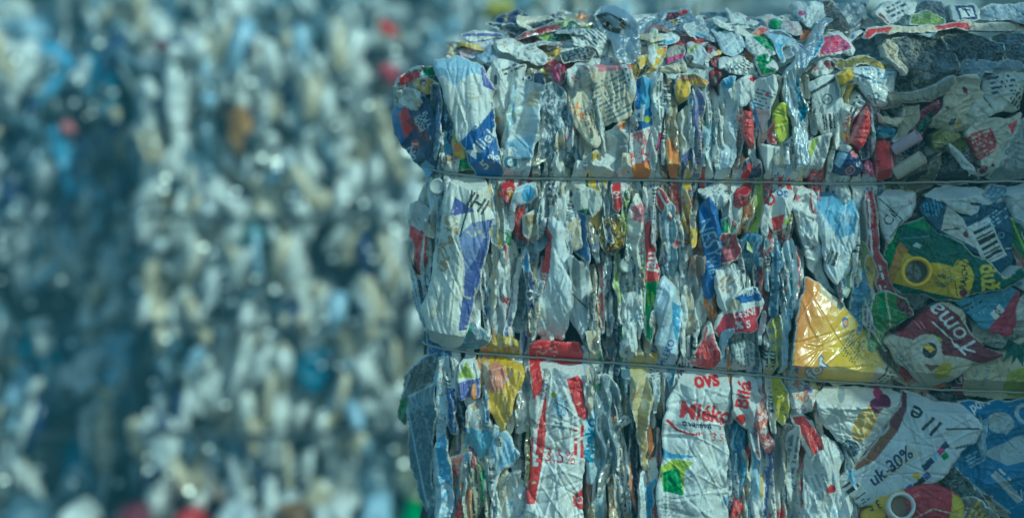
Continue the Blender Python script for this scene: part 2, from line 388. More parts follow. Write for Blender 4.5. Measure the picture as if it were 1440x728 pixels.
H('foil_bag', 'bag', 'upright silver foil bag with a gaping dark mouth, tallest piece on the bale top',
  [(840,14), (856,-2), (874,-2), (890,8), (902,24), (902,60), (894,88), (876,92), (862,86), (866,60), (850,40)], 2.2, 'SV',
  [('p', [(843,14), (858,10), (886,26), (884,36), (872,46), (852,36)], 'BK'), ('p', [(852,18), (864,16), (878,28), (872,38)], 'GY'), ('n', 15, .8, 'CR', 12)], mat='foil', k=(.45, .3), cell=20)  # shade inside the mouth is painted as a dark patch
H('foil_bag', 'bag', 'wide crumpled silver sheet spread over the middle of the bale top',
  [(900,24), (936,8), (986,2), (994,20), (1014,26), (1010,50), (974,46), (940,36), (906,50), (900,44)], -2, 'SV', [('n', 22, .6, 'SL', 5), ('p', [(943,26), (950,10), (966,9), (974,14), (958,18)], 'DR'), ('e', 974, 9, 7, 3.5, -10, 'RD'), ('c', 958, 25, 4, 'YE'), ('l', 962, 24, 40, 14, -20, 4, 'BK')],
  mat='foil', k=(.28, .25), cell=24, ani=(1.6, 1))
H('plastic_film', 'film', 'dull grey crinkled film right of the silver sheet on the bale top',
  [(966,34), (1000,22), (1018,20), (1012,44), (1012,60), (990,54)], -1, (.45, .50, .54), [('l', 995, 38, 50, 30, -30, 5, 'W')], mat='film', k=(.3, .3))
H('carton_flap', 'carton', 'thin maroon and brown strip curving over the white plate on the bale top',
  [(902,50), (922,40), (940,32), (954,32), (958,44), (940,42), (920,52), (904,56)], .2, (.20, .09, .09), [('e', 947, 38, 9, 6, 10, (.25, .14, .12))], k=(.2, .15))
H('paper_plate', 'plate', 'white oval plate with a blue centre lying on the bale top above the yellow wrapper',
  [(916,52), (924,44), (946,44), (962,50), (956,58), (934,64), (920,60)], .7, 'W', [('e', 940, 54, 13, 6, 0, 'LB'), ('e', 944, 52, 7, 3, 0, 'W')], k=(.12, .1))
H('snack_bag', 'wrapper', 'crumpled golden yellow wrapper with a white stripe below the white oval plate',
  [(893,86), (908,78), (920,66), (944,60), (938,80), (934,90), (916,98), (908,92), (900,96)], 1, 'YE', [('s', 916, 66, 932, 84, 3, 'W'), ('p', [(932,62), (946,60), (938,78)], 'OR')], mat='film', k=(.3, .2))
H('snack_bag', 'wrapper', 'black and yellow striped wrapper squeezed under the golden wrapper, above the cream carton',
  [(880,92), (896,92), (926,96), (924,104), (906,106), (894,114), (890,104)], .6, 'YE', [('l', 906, 100, 34, 14, -60, 6, 'BK'), ('l', 900, 103, 30, 14, -60, 6, 'BK')], mat='film')
H('crushed_carton', 'carton', 'grey brown carton bottom with crimson fold right of the golden wrapper',
  [(936,74), (948,62), (966,60), (968,74), (962,84), (940,90)], .9, (.40, .37, .32), [('p', [(936,82), (964,74), (964,88), (938,92)], 'MG')], k=(.15, .15))
H('carton_flap', 'carton', 'plain cream flap below the crimson fold, above the ochre carton head', [(924,94), (960,86), (968,94), (966,102), (928,104)], 1.4, 'CR', [], k=(.12, .1))
H('crushed_carton', 'carton', 'white pouch with lime green lip and dark open mouth on the bale top',
  [(960,82), (970,70), (978,60), (992,62), (998,78), (998,94), (978,98), (964,94)], 1.8, (.62, .66, .68), [('s', 972, 72, 984, 61, 5, 'YG'), ('c', 968, 66, 4, 'OR'), ('e', 970, 84, 5, 8, 30, 'BK')], k=(.2, .15))  # open mouth is only painted shade, a black ellipse
H('crushed_carton', 'carton', 'red and maroon printed carton tip right of the pouch with the lime lip',
  [(996,60), (1010,64), (1016,80), (1010,94), (1000,92), (998,76)], 1.2, 'DR', [('n', 10, .4, 'RD', 2), ('n', 9, .8, 'W', 4)])
H('crushed_carton', 'carton', 'glossy red wad with a dark hole above the white strips right of the middle', [(998,100), (1010,94), (1014,106), (1008,118), (996,120)], 1.6, 'RD', [('e', 1004, 112, 5, 8, 20, 'BK')], mat='film', k=(.3, .2))  # hole shown by painting its shade black
H('crushed_carton', 'carton', 'rounded pale blue carton shoulder on the bale top left of the green and white packs',
  [(1010,36), (1022,24), (1048,26), (1054,48), (1048,70), (1030,80), (1014,76)], .8, (.60, .68, .74), [('p', [(1014,36), (1050,26), (1052,36), (1016,42)], 'DG'), ('n', 16, .9, 'SL', 6)], k=(.2, .2))
H('foil_bag', 'bag', 'flat dark silver film with a faint green band along the back of the bale top',
  [(996,10), (1032,8), (1064,16), (1092,20), (1092,36), (1054,36), (1018,28)], -3, (.34, .39, .42), [('n', 20, .4, 'DG', 8), ('s', 1054, 16, 1076, 17, 3, 'RD')], mat='foil', k=(.35, .25), ani=(2, 1))
H('crushed_carton', 'carton', 'grass green carton corner beside the pale blue shoulder, at the back of the bale top', [(1092,20), (1106,20), (1114,28), (1108,38), (1098,32)], -.6, 'GR')
H('crushed_carton', 'carton', 'white carton with leaf green head and grey lettering rows on the bale top',
  [(1050,62), (1056,46), (1078,44), (1092,56), (1094,74), (1076,84), (1058,76)], 1.8, 'W', [('p', [(1064,50), (1080,44), (1094,60), (1092,72), (1078,66)], 'GR'), ('l', 1066, 66, 34, 30, -30, 5, 'GY')], k=(.22, .2))
H('crushed_carton', 'carton', 'dark green carton with a white quarter panel below the leaf green head',
  [(1060,90), (1066,76), (1092,76), (1096,98), (1088,104), (1066,108)], 2.1, 'GR', [('p', [(1074,94), (1096,78), (1098,98), (1092,102)], 'W'), ('n', 14, .6, 'DG', 2)], k=(.25, .2))
H('crushed_carton', 'carton', 'white carton with script lettering left of the dark green carton',
  [(1010,84), (1040,76), (1062,90), (1062,108), (1030,104), (1008,100)], 1.7, 'W', [('t', 'eXo', 1026, 96, 15, -12, 'SL'), ('l', 1050, 94, 20, 20, 30, 4, 'BK')], k=(.25, .2))
H('crushed_carton', 'carton', 'curved white and blue carton neck with dark fold, left of the twisted foil strip',
  [(1078,40), (1092,36), (1112,40), (1130,54), (1122,62), (1106,66), (1104,84), (1098,92), (1094,66)], 2.2, 'PB', [('p', [(1084,42), (1108,40), (1126,54), (1110,48)], 'DK'), ('p', [(1096,58), (1106,62), (1100,92), (1094,80)], 'LB')], k=(.2, .15))
H('crushed_carton', 'carton', 'pale lilac box end beside the twisted foil strip', [(1106,72), (1126,58), (1134,62), (1128,74), (1110,84)], 2.4, (.58, .60, .72), [('p', [(1126,60), (1134,62), (1130,70)], 'PU')], k=(.1, .1))
H('crushed_carton', 'carton', 'crumpled grey pack with pink print behind the twisted foil strip', [(1108,34), (1122,22), (1142,26), (1150,40), (1140,48), (1124,46)], .2, (.48, .50, .54), [('n', 12, .4, 'PK', 3), ('n', 9, .8, 'W', 9)], k=(.4, .3))
# ---- upper tier, middle
H('milk_carton', 'carton', 'white carton with dark dashes and a red corner, just right of the Mliek carton',
  [(684,96), (700,84), (722,86), (742,90), (734,112), (722,140), (712,160), (712,200), (700,190), (692,150), (682,122)], 1.4, 'W', [('n', 13, .9, 'RD', 5, [(690,84), (706,84), (706,98), (690,98)]), ('l', 722, 96, 40, 14, -25, 6, 'BK'), ('c', 699, 168, 4, 'YE'), ('s', 697, 108, 697, 118, 4, 'NV')], k=(.25, .15))
H('milk_carton', 'carton', 'tall pale folded carton with a navy tip lettered JOJ, right of the dashed white carton',
  [(726,118), (742,104), (758,100), (766,116), (760,150), (756,190), (748,224), (720,222), (706,214), (712,180)], 2.3, (.66, .71, .74), [('p', [(728,114), (744,102), (764,104), (766,120), (742,114)], 'NV'), ('t', 'JOJ', 744, 110, 11, 0, 'W'), ('p', [(744,130), (760,122), (756,150), (738,150)], 'CR'), ('p', [(706,200), (750,190), (748,226), (704,218)], 'PB')], k=(.22, .1), fold=(10, 1.3, .012))
H('crushed_carton', 'carton', 'twisted blue and white carton base just above the upper wire, under the JOJ carton',
  [(702,216), (720,208), (746,216), (752,236), (740,248), (706,248)], 2.4, 'W', [('c', 718, 228, 9, 'TE', 5), ('n', 14, .5, 'LB', 3)], k=(.4, .3), cell=15)
H('crushed_carton', 'carton', 'slate blue crumpled film above the upper wire, right of the JOJ carton',
  [(760,120), (778,112), (796,130), (806,180), (814,240), (796,248), (766,248), (758,190)], 1.2, 'SL', [('n', 16, .15, 'LG', 17), ('n', 13, .8, 'NV', 14)], mat='film', k=(.45, .35), cell=18, ani=(1, 1.6))
H('carton_flap', 'carton', 'small crimson square flap below the black carton end', [(776,96), (784,92), (796,96), (794,110), (786,116), (776,110)], 2.2, 'MG', [('s', 790, 94, 788, 114, 3, 'DR')], k=(.2, .1))
H('crushed_carton', 'carton', 'white wad with red flecks between the crimson flap and the cream carton',
  [(796,98), (810,92), (826,94), (832,116), (826,132), (806,126), (796,116)], 1.6, 'W', [('n', 12, .6, 'RD', 8), ('n', 12, .75, 'LB', 5)], k=(.45, .35), cell=14)
H('milk_carton', 'carton', 'cream carton back covered with rows of small print, below the silver bag mouth',
  [(831,92), (862,90), (886,92), (892,124), (888,162), (866,174), (840,184), (832,150)], 2.6, 'CR', [('p', [(830,90), (890,90), (888,98), (832,102)], 'PK'), ('l', 862, 136, 70, 60, -28, 6, 'SL'), ('s', 876, 94, 890, 130, 8, 'W'), ('l', 880, 112, 30, 10, 75, 5, 'NV')], k=(.12, .1), cell=45)
H('milk_carton', 'carton', 'cream folded carton with orange script lettering, left of the printed cream carton back',
  [(800,144), (812,128), (832,120), (838,160), (846,200), (836,208), (816,190), (802,170)], 2.2, (.74, .66, .50), [('t', 'XA', 813, 158, 19, 55, 'OR'), ('l', 830, 175, 40, 16, 75, 5, 'BN')], k=(.22, .12))
H('milk_carton', 'carton', 'long white and grey creased carton with an orange dot, standing on the upper wire',
  [(846,186), (872,170), (886,158), (886,200), (880,250), (838,250), (816,240), (836,212)], 2, (.68, .68, .64), [('c', 873, 176, 6, 'OR'), ('p', [(868,190), (886,180), (882,250), (862,250)], 'GY'), ('l', 850, 228, 30, 30, 0, 5, 'LG')], k=(.2, .15), fold=(-20, 1.2, .012))
H('juice_carton', 'carton', 'tall blue carton lettered d with white and red lower half, standing on the upper wire',
  [(894,112), (906,104), (916,112), (918,170), (916,248), (886,250), (884,200)], 2.7, 'BL',
  [('p', [(900,106), (914,110), (914,150), (898,160)], 'LB'), ('t', 'd', 897, 160, 30, 6, 'W', dict(b=.04)), ('p', [(884,188), (918,176), (918,250), (884,250)], 'W'), ('n', 16, .2, 'RD', 6, [(884,190), (920,180), (918,250), (884,250)]), ('p', [(886,232), (918,226), (916,252), (886,252)], 'OR'), ('c', 909, 168, 5, 'YG')], k=(.2, .12))
H('milk_carton', 'carton', 'tall white carton edge with grey print beside the blue carton lettered d',
  [(908,104), (930,102), (936,130), (934,180), (928,214), (918,220), (914,160)], 2.3, 'W', [('l', 926, 150, 70, 12, 88, 5, 'SL'), ('p', [(914,190), (932,186), (926,218), (916,218)], 'MG')], k=(.18, .12), fold=(0, 1, .01))
H('juice_carton', 'carton', 'ochre and yellow carton head with a curved pink rim in the upper tier',
  [(946,122), (954,106), (974,102), (996,114), (992,122), (972,120), (968,140), (950,150)], 2.6, 'YE', [('p', [(950,108), (974,102), (996,114), (976,112), (960,116)], 'OL'), ('s', 952, 110, 980, 112, 3, 'PK'), ('s', 976, 112, 996, 116, 3, 'OR')], k=(.15, .1))
H('crushed_carton', 'carton', 'brown and cream wrinkled carton standing below the ochre carton head',
  [(940,110), (950,118), (948,150), (956,190), (950,250), (938,250), (934,210), (936,160)], 2, 'BG', [('n', 16, .2, 'BN', 5), ('p', [(936,200), (952,190), (950,252), (938,252)], 'OR'), ('n', 10, .8, 'YG', 7)], k=(.35, .25), cell=16)
H('crushed_carton', 'carton', 'cream creased pack with a purple foot beside the strip lettered MULTIVITAMIN',
  [(950,160), (966,150), (972,190), (972,240), (962,252), (954,252), (954,200)], 2.5, (.72, .68, .56), [('p', [(956,220), (972,206), (970,252), (958,252)], 'PU'), ('c', 962, 178, 9, 'W')], k=(.3, .2))
H('juice_carton', 'carton', 'narrow violet blue carton spine lettered MULTIVITAMIN',
  [(972,124), (990,126), (990,170), (988,220), (984,252), (968,252), (974,200), (970,160)], 3, (.20, .20, .42), [('p', [(972,124), (984,124), (984,150), (972,160)], (.35, .36, .55)), ('t', 'MULTIVITAMIN •', 984, 196, 13, -86, (.70, .55, .30), dict(b=.02)), ('s', 972, 205, 970, 250, 4, 'YE')], k=(.12, .1))
H('milk_carton', 'carton', 'tall white pleated carton right of the MULTIVITAMIN spine', [(992,124), (1006,120), (1012,150), (1006,200), (1002,252), (988,252), (992,190)], 2.1, 'W', [('l', 1000, 190, 100, 14, 88, 5, 'SL'), ('p', [(996,180), (1004,170), (1000,220), (994,226)], 'PB')], fold=(0, 1.6, .012), k=(.2, .15))
H('milk_carton', 'carton', 'tall pale carton with a blue folded top, left of the round red lid',
  [(1010,116), (1034,106), (1030,130), (1038,170), (1034,220), (1024,252), (1004,252), (1010,200), (1014,150)], 1.8, (.64, .70, .76), [('p', [(1010,114), (1036,104), (1034,122), (1014,126)], 'LB'), ('n', 20, .6, 'TE', 6), ('n', 14, .8, 'CR', 9)], k=(.3, .2), ani=(1, 1.8))
H('paper_cup', 'cup', 'white half round cup bottom with a red tip above the round red lid', [(1018,128), (1036,116), (1058,108), (1064,116), (1060,136), (1048,148), (1034,148)], 2.8, (.70, .73, .74), [('p', [(1050,112), (1058,107), (1066,112), (1062,118)], 'RD')], k=(.07, .05), R=5)
H('crushed_carton', 'carton', 'folded white milk pack with a pointed blue edged front, left of the lime yellow sheet',
  [(1050,130), (1062,112), (1086,106), (1094,124), (1082,150), (1072,192), (1064,180)], 3, 'W', [('s', 1052, 130, 1070, 190, 4, 'LB'), ('l', 1072, 142, 30, 26, 20, 5, 'SL'), ('c', 1076, 134, 3, 'RD')], k=(.18, .12))
H('plastic_sheet', 'sheet', 'smooth lime yellow oval sheet standing in the upper tier right of the pointed white pack', [(1088,152), (1094,144), (1104,146), (1107,170), (1104,198), (1098,206), (1090,196), (1086,176)], 3.6, (.62, .64, .03), [], mat='plastic', k=(.05, .04), R=4, warp=1)
H('crushed_carton', 'carton', 'red carton edge just left of the lime yellow sheet', [(1078,196), (1082,164), (1088,148), (1092,204), (1080,206)], 3, 'RD', [], k=(.2, .1))
H('milk_carton', 'carton', 'white carton foot with blue script on the upper wire under the lime yellow sheet',
  [(1066,202), (1084,204), (1106,204), (1108,226), (1100,250), (1072,250)], 3.1, 'W', [('t', 'du', 1094, 248, 16, 0, 'BL'), ('s', 1086, 204, 1084, 250, 2, 'GY')], k=(.14, .1))
H('crushed_carton', 'carton', 'navy and red torn carton above the upper wire below the round red lid', [(1036,252), (1044,230), (1056,216), (1066,224), (1072,252)], 2.2, 'NV', [('p', [(1036,252), (1050,228), (1060,232), (1050,252)], 'RD'), ('p', [(1056,216), (1068,226), (1060,236)], 'W')])
# ---- upper tier, right
H('foil_strip', 'foil', 'twisted pale blue and silver foil strip rising above the bale top',
  [(1160,30), (1176,18), (1184,20), (1170,42), (1160,60), (1140,84), (1122,106), (1120,124), (1130,150), (1130,176), (1136,230), (1116,246), (1112,200), (1104,160), (1096,130), (1100,98), (1118,80), (1138,60)], 4.6, (.66, .73, .80),
  [('p', [(1160,50), (1172,38), (1160,62), (1140,86), (1122,108), (1120,128), (1114,118), (1122,98), (1142,76)], 'LB'), ('p', [(1114,120), (1122,108), (1134,160), (1122,172)], 'TE'), ('n', 18, .9, 'CR', 6)], mat='foil', k=(.25, .15), rnd=2, cell=30)
H('foil_bag', 'bag', 'crinkled white and silver film standing behind the top of the twisted foil strip',
  [(1130,-8), (1182,-8), (1180,14), (1168,30), (1150,38), (1142,26)], 1.5, (.66, .70, .72), [('e', 1144, 12, 6, 4, -20, 'MG'), ('l', 1160, 16, 40, 30, -50, 6, 'GY')], mat='film', k=(.35, .3))
H('crushed_carton', 'carton', 'dark brown film behind the raspberry tub, under the top of the picture', [(1172,30), (1184,-8), (1206,-8), (1216,40), (1206,56), (1190,48)], -.8, (.05, .042, .035), [], mat='film', k=(.3, .2))
H('plastic_film', 'film', 'slate grey pleated film at the top of the picture right of the dark brown film', [(1196,-8), (1252,-8), (1240,20), (1222,44), (1210,40)], -.6, (.20, .24, .30), [('n', 14, .6, 'LG', 11)], mat='film', fold=(60, 4, .008), k=(.3, .3))
H('plastic_tub', 'tub', 'raspberry red plastic tub lid pressed into a white rim right of the twisted foil strip',
  [(1148,80), (1160,50), (1176,38), (1194,48), (1206,66), (1200,74), (1170,78), (1154,84)], 2.2, 'W', [('p', [(1152,78), (1160,60), (1166,50), (1186,47), (1198,60), (1200,68), (1176,74)], 'MG'), ('p', [(1160,66), (1166,52), (1184,49), (1192,58), (1178,66)], (.62, .03, .14))], mat='plastic', k=(.08, .06), bulge=.02)
H('crushed_carton', 'carton', 'small white pack with a pink dot and a maroon window below the raspberry tub', [(1138,100), (1150,84), (1168,82), (1174,92), (1170,104), (1148,108)], 2.4, 'W', [('c', 1144, 96, 4, 'PK'), ('e', 1164, 92, 8, 6, 30, 'DR')], k=(.2, .15))
H('plastic_film', 'film', 'dull olive yellow film fold above the yellow bottle end', [(1168,84), (1186,78), (1220,80), (1252,90), (1250,98), (1210,94), (1180,98), (1172,94)], 2, (.20, .17, .02), [('n', 20, .5, 'YE', 3)], mat='film', k=(.25, .15))
H('plastic_bottle', 'bottle', 'flattened bottle with a yellow end and striped white body right of the twisted foil strip',
  [(1170,110), (1182,96), (1202,93), (1240,96), (1262,104), (1256,130), (1240,150), (1222,150), (1212,134), (1202,118), (1186,122), (1178,138), (1172,124)], 3.2, 'W',
  [('p', [(1168,112), (1182,94), (1196,92), (1194,116), (1186,124), (1178,140), (1170,126)], 'YE'), ('p', [(1172,122), (1196,114), (1190,128), (1178,142)], 'OL'), ('l', 1232, 108, 54, 26, 2, 6, 'LB'), ('t', 'sp', 1222, 136, 22, -20, 'SL'), ('n', 14, .7, 'SL', 9)], mat='film', k=(.15, .12), bulge=.015)
H('crushed_carton', 'carton', 'white box end with slit and bar code between foil strip and red bowl',
  [(1134,116), (1150,108), (1172,104), (1184,128), (1186,160), (1188,182), (1160,190), (1142,170)], 2.2, (.62, .65, .66), [('s', 1136, 132, 1172, 112, 4, 'BK'), ('t', 'A', 1161, 140, 9, 10, 'BK'), ('c', 1161, 140, 8, 'BK', 6.5), ('b', 1166, 172, 26, 28, -8)], k=(.14, .1))
H('plastic_film', 'film', 'torn strip of white film with black and red netting left of the red bowl', [(1186,140), (1200,124), (1212,144), (1200,168), (1192,190), (1184,186), (1180,160)], 2.4, 'W', [('l', 1198, 152, 40, 14, -65, 6, 'BK'), ('l', 1194, 166, 40, 14, -65, 6, 'RD')], mat='film', k=(.3, .2))
H('cardboard_box', 'box', 'white pack with lime edge and dotted grey panel left of the navy lid',
  [(1122,206), (1144,190), (1170,186), (1160,214), (1148,250), (1120,252)], 3, 'W', [('s', 1144, 196, 1128, 236, 7, 'YG'), ('p', [(1152,192), (1168,190), (1148,240), (1134,240)], 'GY'), ('l', 1151, 214, 56, 16, -66, 3.5, 'W'), ('p', [(1166,198), (1172,192), (1172,212), (1166,212)], 'GR')], k=(.12, .1))
H('crushed_carton', 'carton', 'bright white wrinkled carton edge with a yellow side below the foil strip', [(1106,196), (1122,178), (1130,196), (1124,230), (1120,252), (1108,252)], 3.3, 'W', [('s', 1122, 222, 1122, 250, 5, 'YE'), ('l', 1114, 215, 40, 10, 85, 5, 'SL')], k=(.3, .25))
H('plastic_ball', 'lid', 'round navy lid with a small triangle badge beside the red bowl',
  [(1168,226), (1176,212), (1192,208), (1206,220), (1210,238), (1200,250), (1182,248), (1170,240)], 3, 'NV', [('p', [(1168,228), (1176,212), (1186,216), (1176,236)], 'PB'), ('c', 1191, 239, 6.5, 'PK', 4.6), ('t', 'A', 1191, 239, 8, 10, 'PK'), ('e', 1197, 216, 7, 5, 20, 'PK')], mat='plastic', k=(.08, .08), bulge=.02)
H('snack_bag', 'wrapper', 'crimson and pink crumpled wrapper between the navy lid and the red cup', [(1208,232), (1218,222), (1226,232), (1226,250), (1212,252)], 2.8, 'MG', [('n', 10, .4, 'PK', 3), ('n', 9, .9, 'W', 5)], mat='film', k=(.4, .3))
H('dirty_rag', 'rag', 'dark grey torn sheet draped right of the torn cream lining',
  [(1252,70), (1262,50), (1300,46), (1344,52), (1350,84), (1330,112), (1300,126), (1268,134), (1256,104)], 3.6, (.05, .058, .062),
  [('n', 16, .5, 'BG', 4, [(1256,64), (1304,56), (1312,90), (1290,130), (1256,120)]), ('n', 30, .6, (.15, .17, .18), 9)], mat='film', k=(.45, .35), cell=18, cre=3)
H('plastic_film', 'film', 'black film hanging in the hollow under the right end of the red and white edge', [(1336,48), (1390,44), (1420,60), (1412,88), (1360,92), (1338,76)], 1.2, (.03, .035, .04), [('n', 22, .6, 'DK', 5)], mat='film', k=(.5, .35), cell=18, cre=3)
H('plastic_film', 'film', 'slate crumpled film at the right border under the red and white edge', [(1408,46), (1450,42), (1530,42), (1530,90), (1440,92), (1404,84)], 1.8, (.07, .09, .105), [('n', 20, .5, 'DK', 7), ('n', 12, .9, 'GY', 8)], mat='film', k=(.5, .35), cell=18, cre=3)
H('crushed_carton', 'carton', 'grey blue creased carton lip in the hollow above the slanted stripe carton', [(1336,92), (1366,84), (1404,88), (1440,84), (1440,100), (1396,104), (1352,108)], 2.2, (.24, .28, .32), [('l', 1390, 95, 80, 10, -2, 5, 'SL')], k=(.35, .2), cre=2)
H('carton_flap', 'carton', 'torn cream lining hanging at the left edge of the dark grey sheet', [(1240,64), (1254,50), (1266,50), (1264,70), (1270,100), (1262,110), (1254,90), (1244,80)], 4.6, 'CR', [('n', 12, .6, 'BN', 3)], mat='paper', k=(.4, .4))
H('cardboard_sheet', 'cardboard', 'grey brown rolled cardboard edge below the dark grey sheet', [(1222,134), (1240,128), (1280,130), (1330,106), (1334,118), (1310,140), (1270,150), (1236,154)], 3.8, (.32, .29, .22), [('n', 24, .7, 'BK', 6)], mat='paper', k=(.12, .1), bulge=.012)
H('carton_flap', 'carton', 'long flat red and white carton edge lying across the right end of the bale top',
  [(1214,54), (1224,40), (1260,34), (1330,30), (1400,26), (1530,24), (1530,40), (1400,40), (1330,42), (1262,46), (1232,50)], 4.4, 'CR', [('p', [(1214,54), (1224,40), (1262,36), (1250,48)], 'RD'), ('p', [(1322,30), (1378,28), (1376,42), (1330,42)], 'RD'), ('n', 20, .8, 'DR', 5)], k=(.18, .15))
H('crushed_carton', 'carton', 'white lettered carton lying at the top of the picture above the red and white edge', [(1244,16), (1262,0), (1290,-10), (1322,-10), (1310,8), (1280,24), (1262,32)], 2.2, (.66, .68, .66), [('p', [(1242,20), (1256,12), (1268,28), (1256,32)], 'DR'), ('l', 1290, 6, 44, 22, -24, 7, 'NV')], k=(.2, .15))
H('crushed_carton', 'carton', 'olive green wad above the red and white edge at the top right', [(1294,30), (1306,14), (1330,10), (1348,24), (1340,32), (1312,34)], 2.6, (.18, .26, .04), [('n', 14, .6, 'YG', 4)], mat='film', k=(.25, .2))
H('cardboard_box', 'box', 'grey white box end with a navy framed letter T on the bale top', [(1358,26), (1364,-4), (1408,-6), (1404,24)], 2.4, (.55, .60, .62), [('p', [(1368,24), (1372,0), (1402,-2), (1398,22)], 'NV'), ('p', [(1373,20), (1376,4), (1397,3), (1394,18)], 'W'), ('t', 'T', 1386, 12, 17, 5, 'NV', dict(b=.05))], k=(.1, .08))
H('crushed_carton', 'carton', 'pale blue grey crumpled wrapper at the upper right corner of the picture', [(1404,22), (1416,2), (1460,-8), (1530,-8), (1530,26), (1440,28)], 1.8, (.40, .47, .54), [('n', 16, .5, 'SL', 3), ('n', 16, .9, 'W', 5)], mat='film', k=(.35, .3))
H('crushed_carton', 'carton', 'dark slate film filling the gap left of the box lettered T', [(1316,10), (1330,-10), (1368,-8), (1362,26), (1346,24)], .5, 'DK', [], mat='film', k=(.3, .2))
H('milk_carton', 'carton', 'cream carton with notched flap and small black and yellow label below the dark sheet',
  [(1302,176), (1316,150), (1330,118), (1346,106), (1366,104), (1374,124), (1392,150), (1362,184), (1330,184)], 3, (.56, .51, .38), [('p', [(1334,148), (1340,122), (1356,104), (1372,106), (1364,132), (1342,150)], (.68, .64, .52)), ('p', [(1332,168), (1340,166), (1338,176), (1330,176)], 'NV'), ('p', [(1340,172), (1348,170), (1346,178), (1338,178)], 'YE'), ('e', 1326, 152, 3, 2, 0, 'BK'), ('e', 1352, 128, 6, 3, 60, 'DR')], k=(.13, .1))
H('milk_carton', 'carton', 'folded white carton with slanted dark stripes below the dark grey sheet at the right',
  [(1356,160), (1376,134), (1382,112), (1412,98), (1436,104), (1434,150), (1420,158), (1390,160), (1372,172)], 3.4, (.62, .62, .55), [('l', 1412, 118, 56, 30, -8, 7, 'NV'), ('l', 1426, 136, 30, 20, -60, 6, 'BK'), ('s', 1378, 136, 1388, 152, 2.5, 'BK')], k=(.15, .12))
H('juice_carton', 'carton', 'olive gold carton edge at the right border above the upper wire', [(1436,108), (1452,104), (1530,108), (1530,170), (1440,172)], 2.4, (.28, .19, .03), [('l', 1450, 130, 60, 30, 80, 6, 'BK')], k=(.2, .1))
H('milk_carton', 'carton', 'cream carton with a rounded red label of pale lines above the upper wire',
  [(1350,188), (1378,164), (1412,166), (1434,156), (1426,196), (1402,230), (1380,250), (1370,244), (1374,226), (1360,206)], 3.2, (.60, .56, .45),
  [('p', [(1352,198), (1360,188), (1388,180), (1397,200), (1394,212), (1368,228), (1362,214)], (.40, .02, .04)), ('l', 1378, 196, 36, 24, -24, 5.5, 'CR'), ('l', 1380, 214, 28, 6, -26, 6, 'CR'), ('p', [(1411,176), (1426,168), (1418,190)], 'RD'), ('p', [(1336,202), (1350,196), (1364,216), (1362,226), (1350,216)], 'YE'), ('c', 1378, 238, 6, 'DR'), ('c', 1390, 232, 2.5, 'DR')], k=(.1, .08))
H('plastic_film', 'film', 'grey translucent film fold at the right border above the upper wire', [(1384,252), (1406,216), (1432,164), (1446,158), (1530,160), (1530,252)], 3, (.30, .32, .31), [('n', 20, .5, 'GY', 3), ('n', 24, .8, 'BG', 5)], mat='film', k=(.3, .25), ani=(1, 1.6))
H('plastic_film', 'film', 'white folded film edge and dark pouch below the yellow patch, just above the upper wire', [(1326,200), (1334,202), (1360,232), (1378,250), (1366,254), (1346,236)], 3.4, (.62, .66, .66), [('p', [(1330,210), (1344,236), (1330,230)], 'BK')], mat='film', k=(.15, .1))
H('carton_flap', 'carton', 'olive yellow wrinkled pack right of the crimson tube', [(1302,190), (1318,182), (1346,184), (1350,196), (1330,204), (1308,206)], 2.4, (.26, .25, .05), [('l', 1322, 194, 40, 20, 80, 5, 'OL')], mat='film', k=(.2, .2))
H('crushed_carton', 'carton', 'crimson and dark green crumpled wrapper behind the white tubes', [(1278,180), (1290,152), (1316,140), (1306,176), (1296,196), (1284,206)], 2, (.25, .012, .05), [('p', [(1284,180), (1310,150), (1304,176), (1290,190)], 'DG')], mat='film', k=(.25, .2))
H('carton_flap', 'carton', 'beige upright flap between the cream cup rim and the crimson wrapper', [(1250,198), (1266,170), (1272,150), (1294,148), (1290,162), (1278,184), (1262,198)], 2.6, (.48, .42, .30), [], k=(.12, .1))
H('crushed_carton', 'carton', 'dark brown pouch lying on the upper wire right of the red cup', [(1252,252), (1276,236), (1306,222), (1324,210), (1316,236), (1312,262), (1280,272), (1254,268)], 3, (.16, .14, .09), [('p', [(1258,256), (1300,238), (1298,250), (1262,264)], 'BK'), ('n', 18, .7, 'BG', 5)], k=(.2, .15))
H('plastic_film', 'film', 'black film bulging over the upper wire below the white film edge', [(1312,236), (1318,214), (1334,210), (1352,232), (1378,252), (1350,260), (1316,260)], 2.6, (.012, .013, .016), [], mat='film', k=(.15, .1))
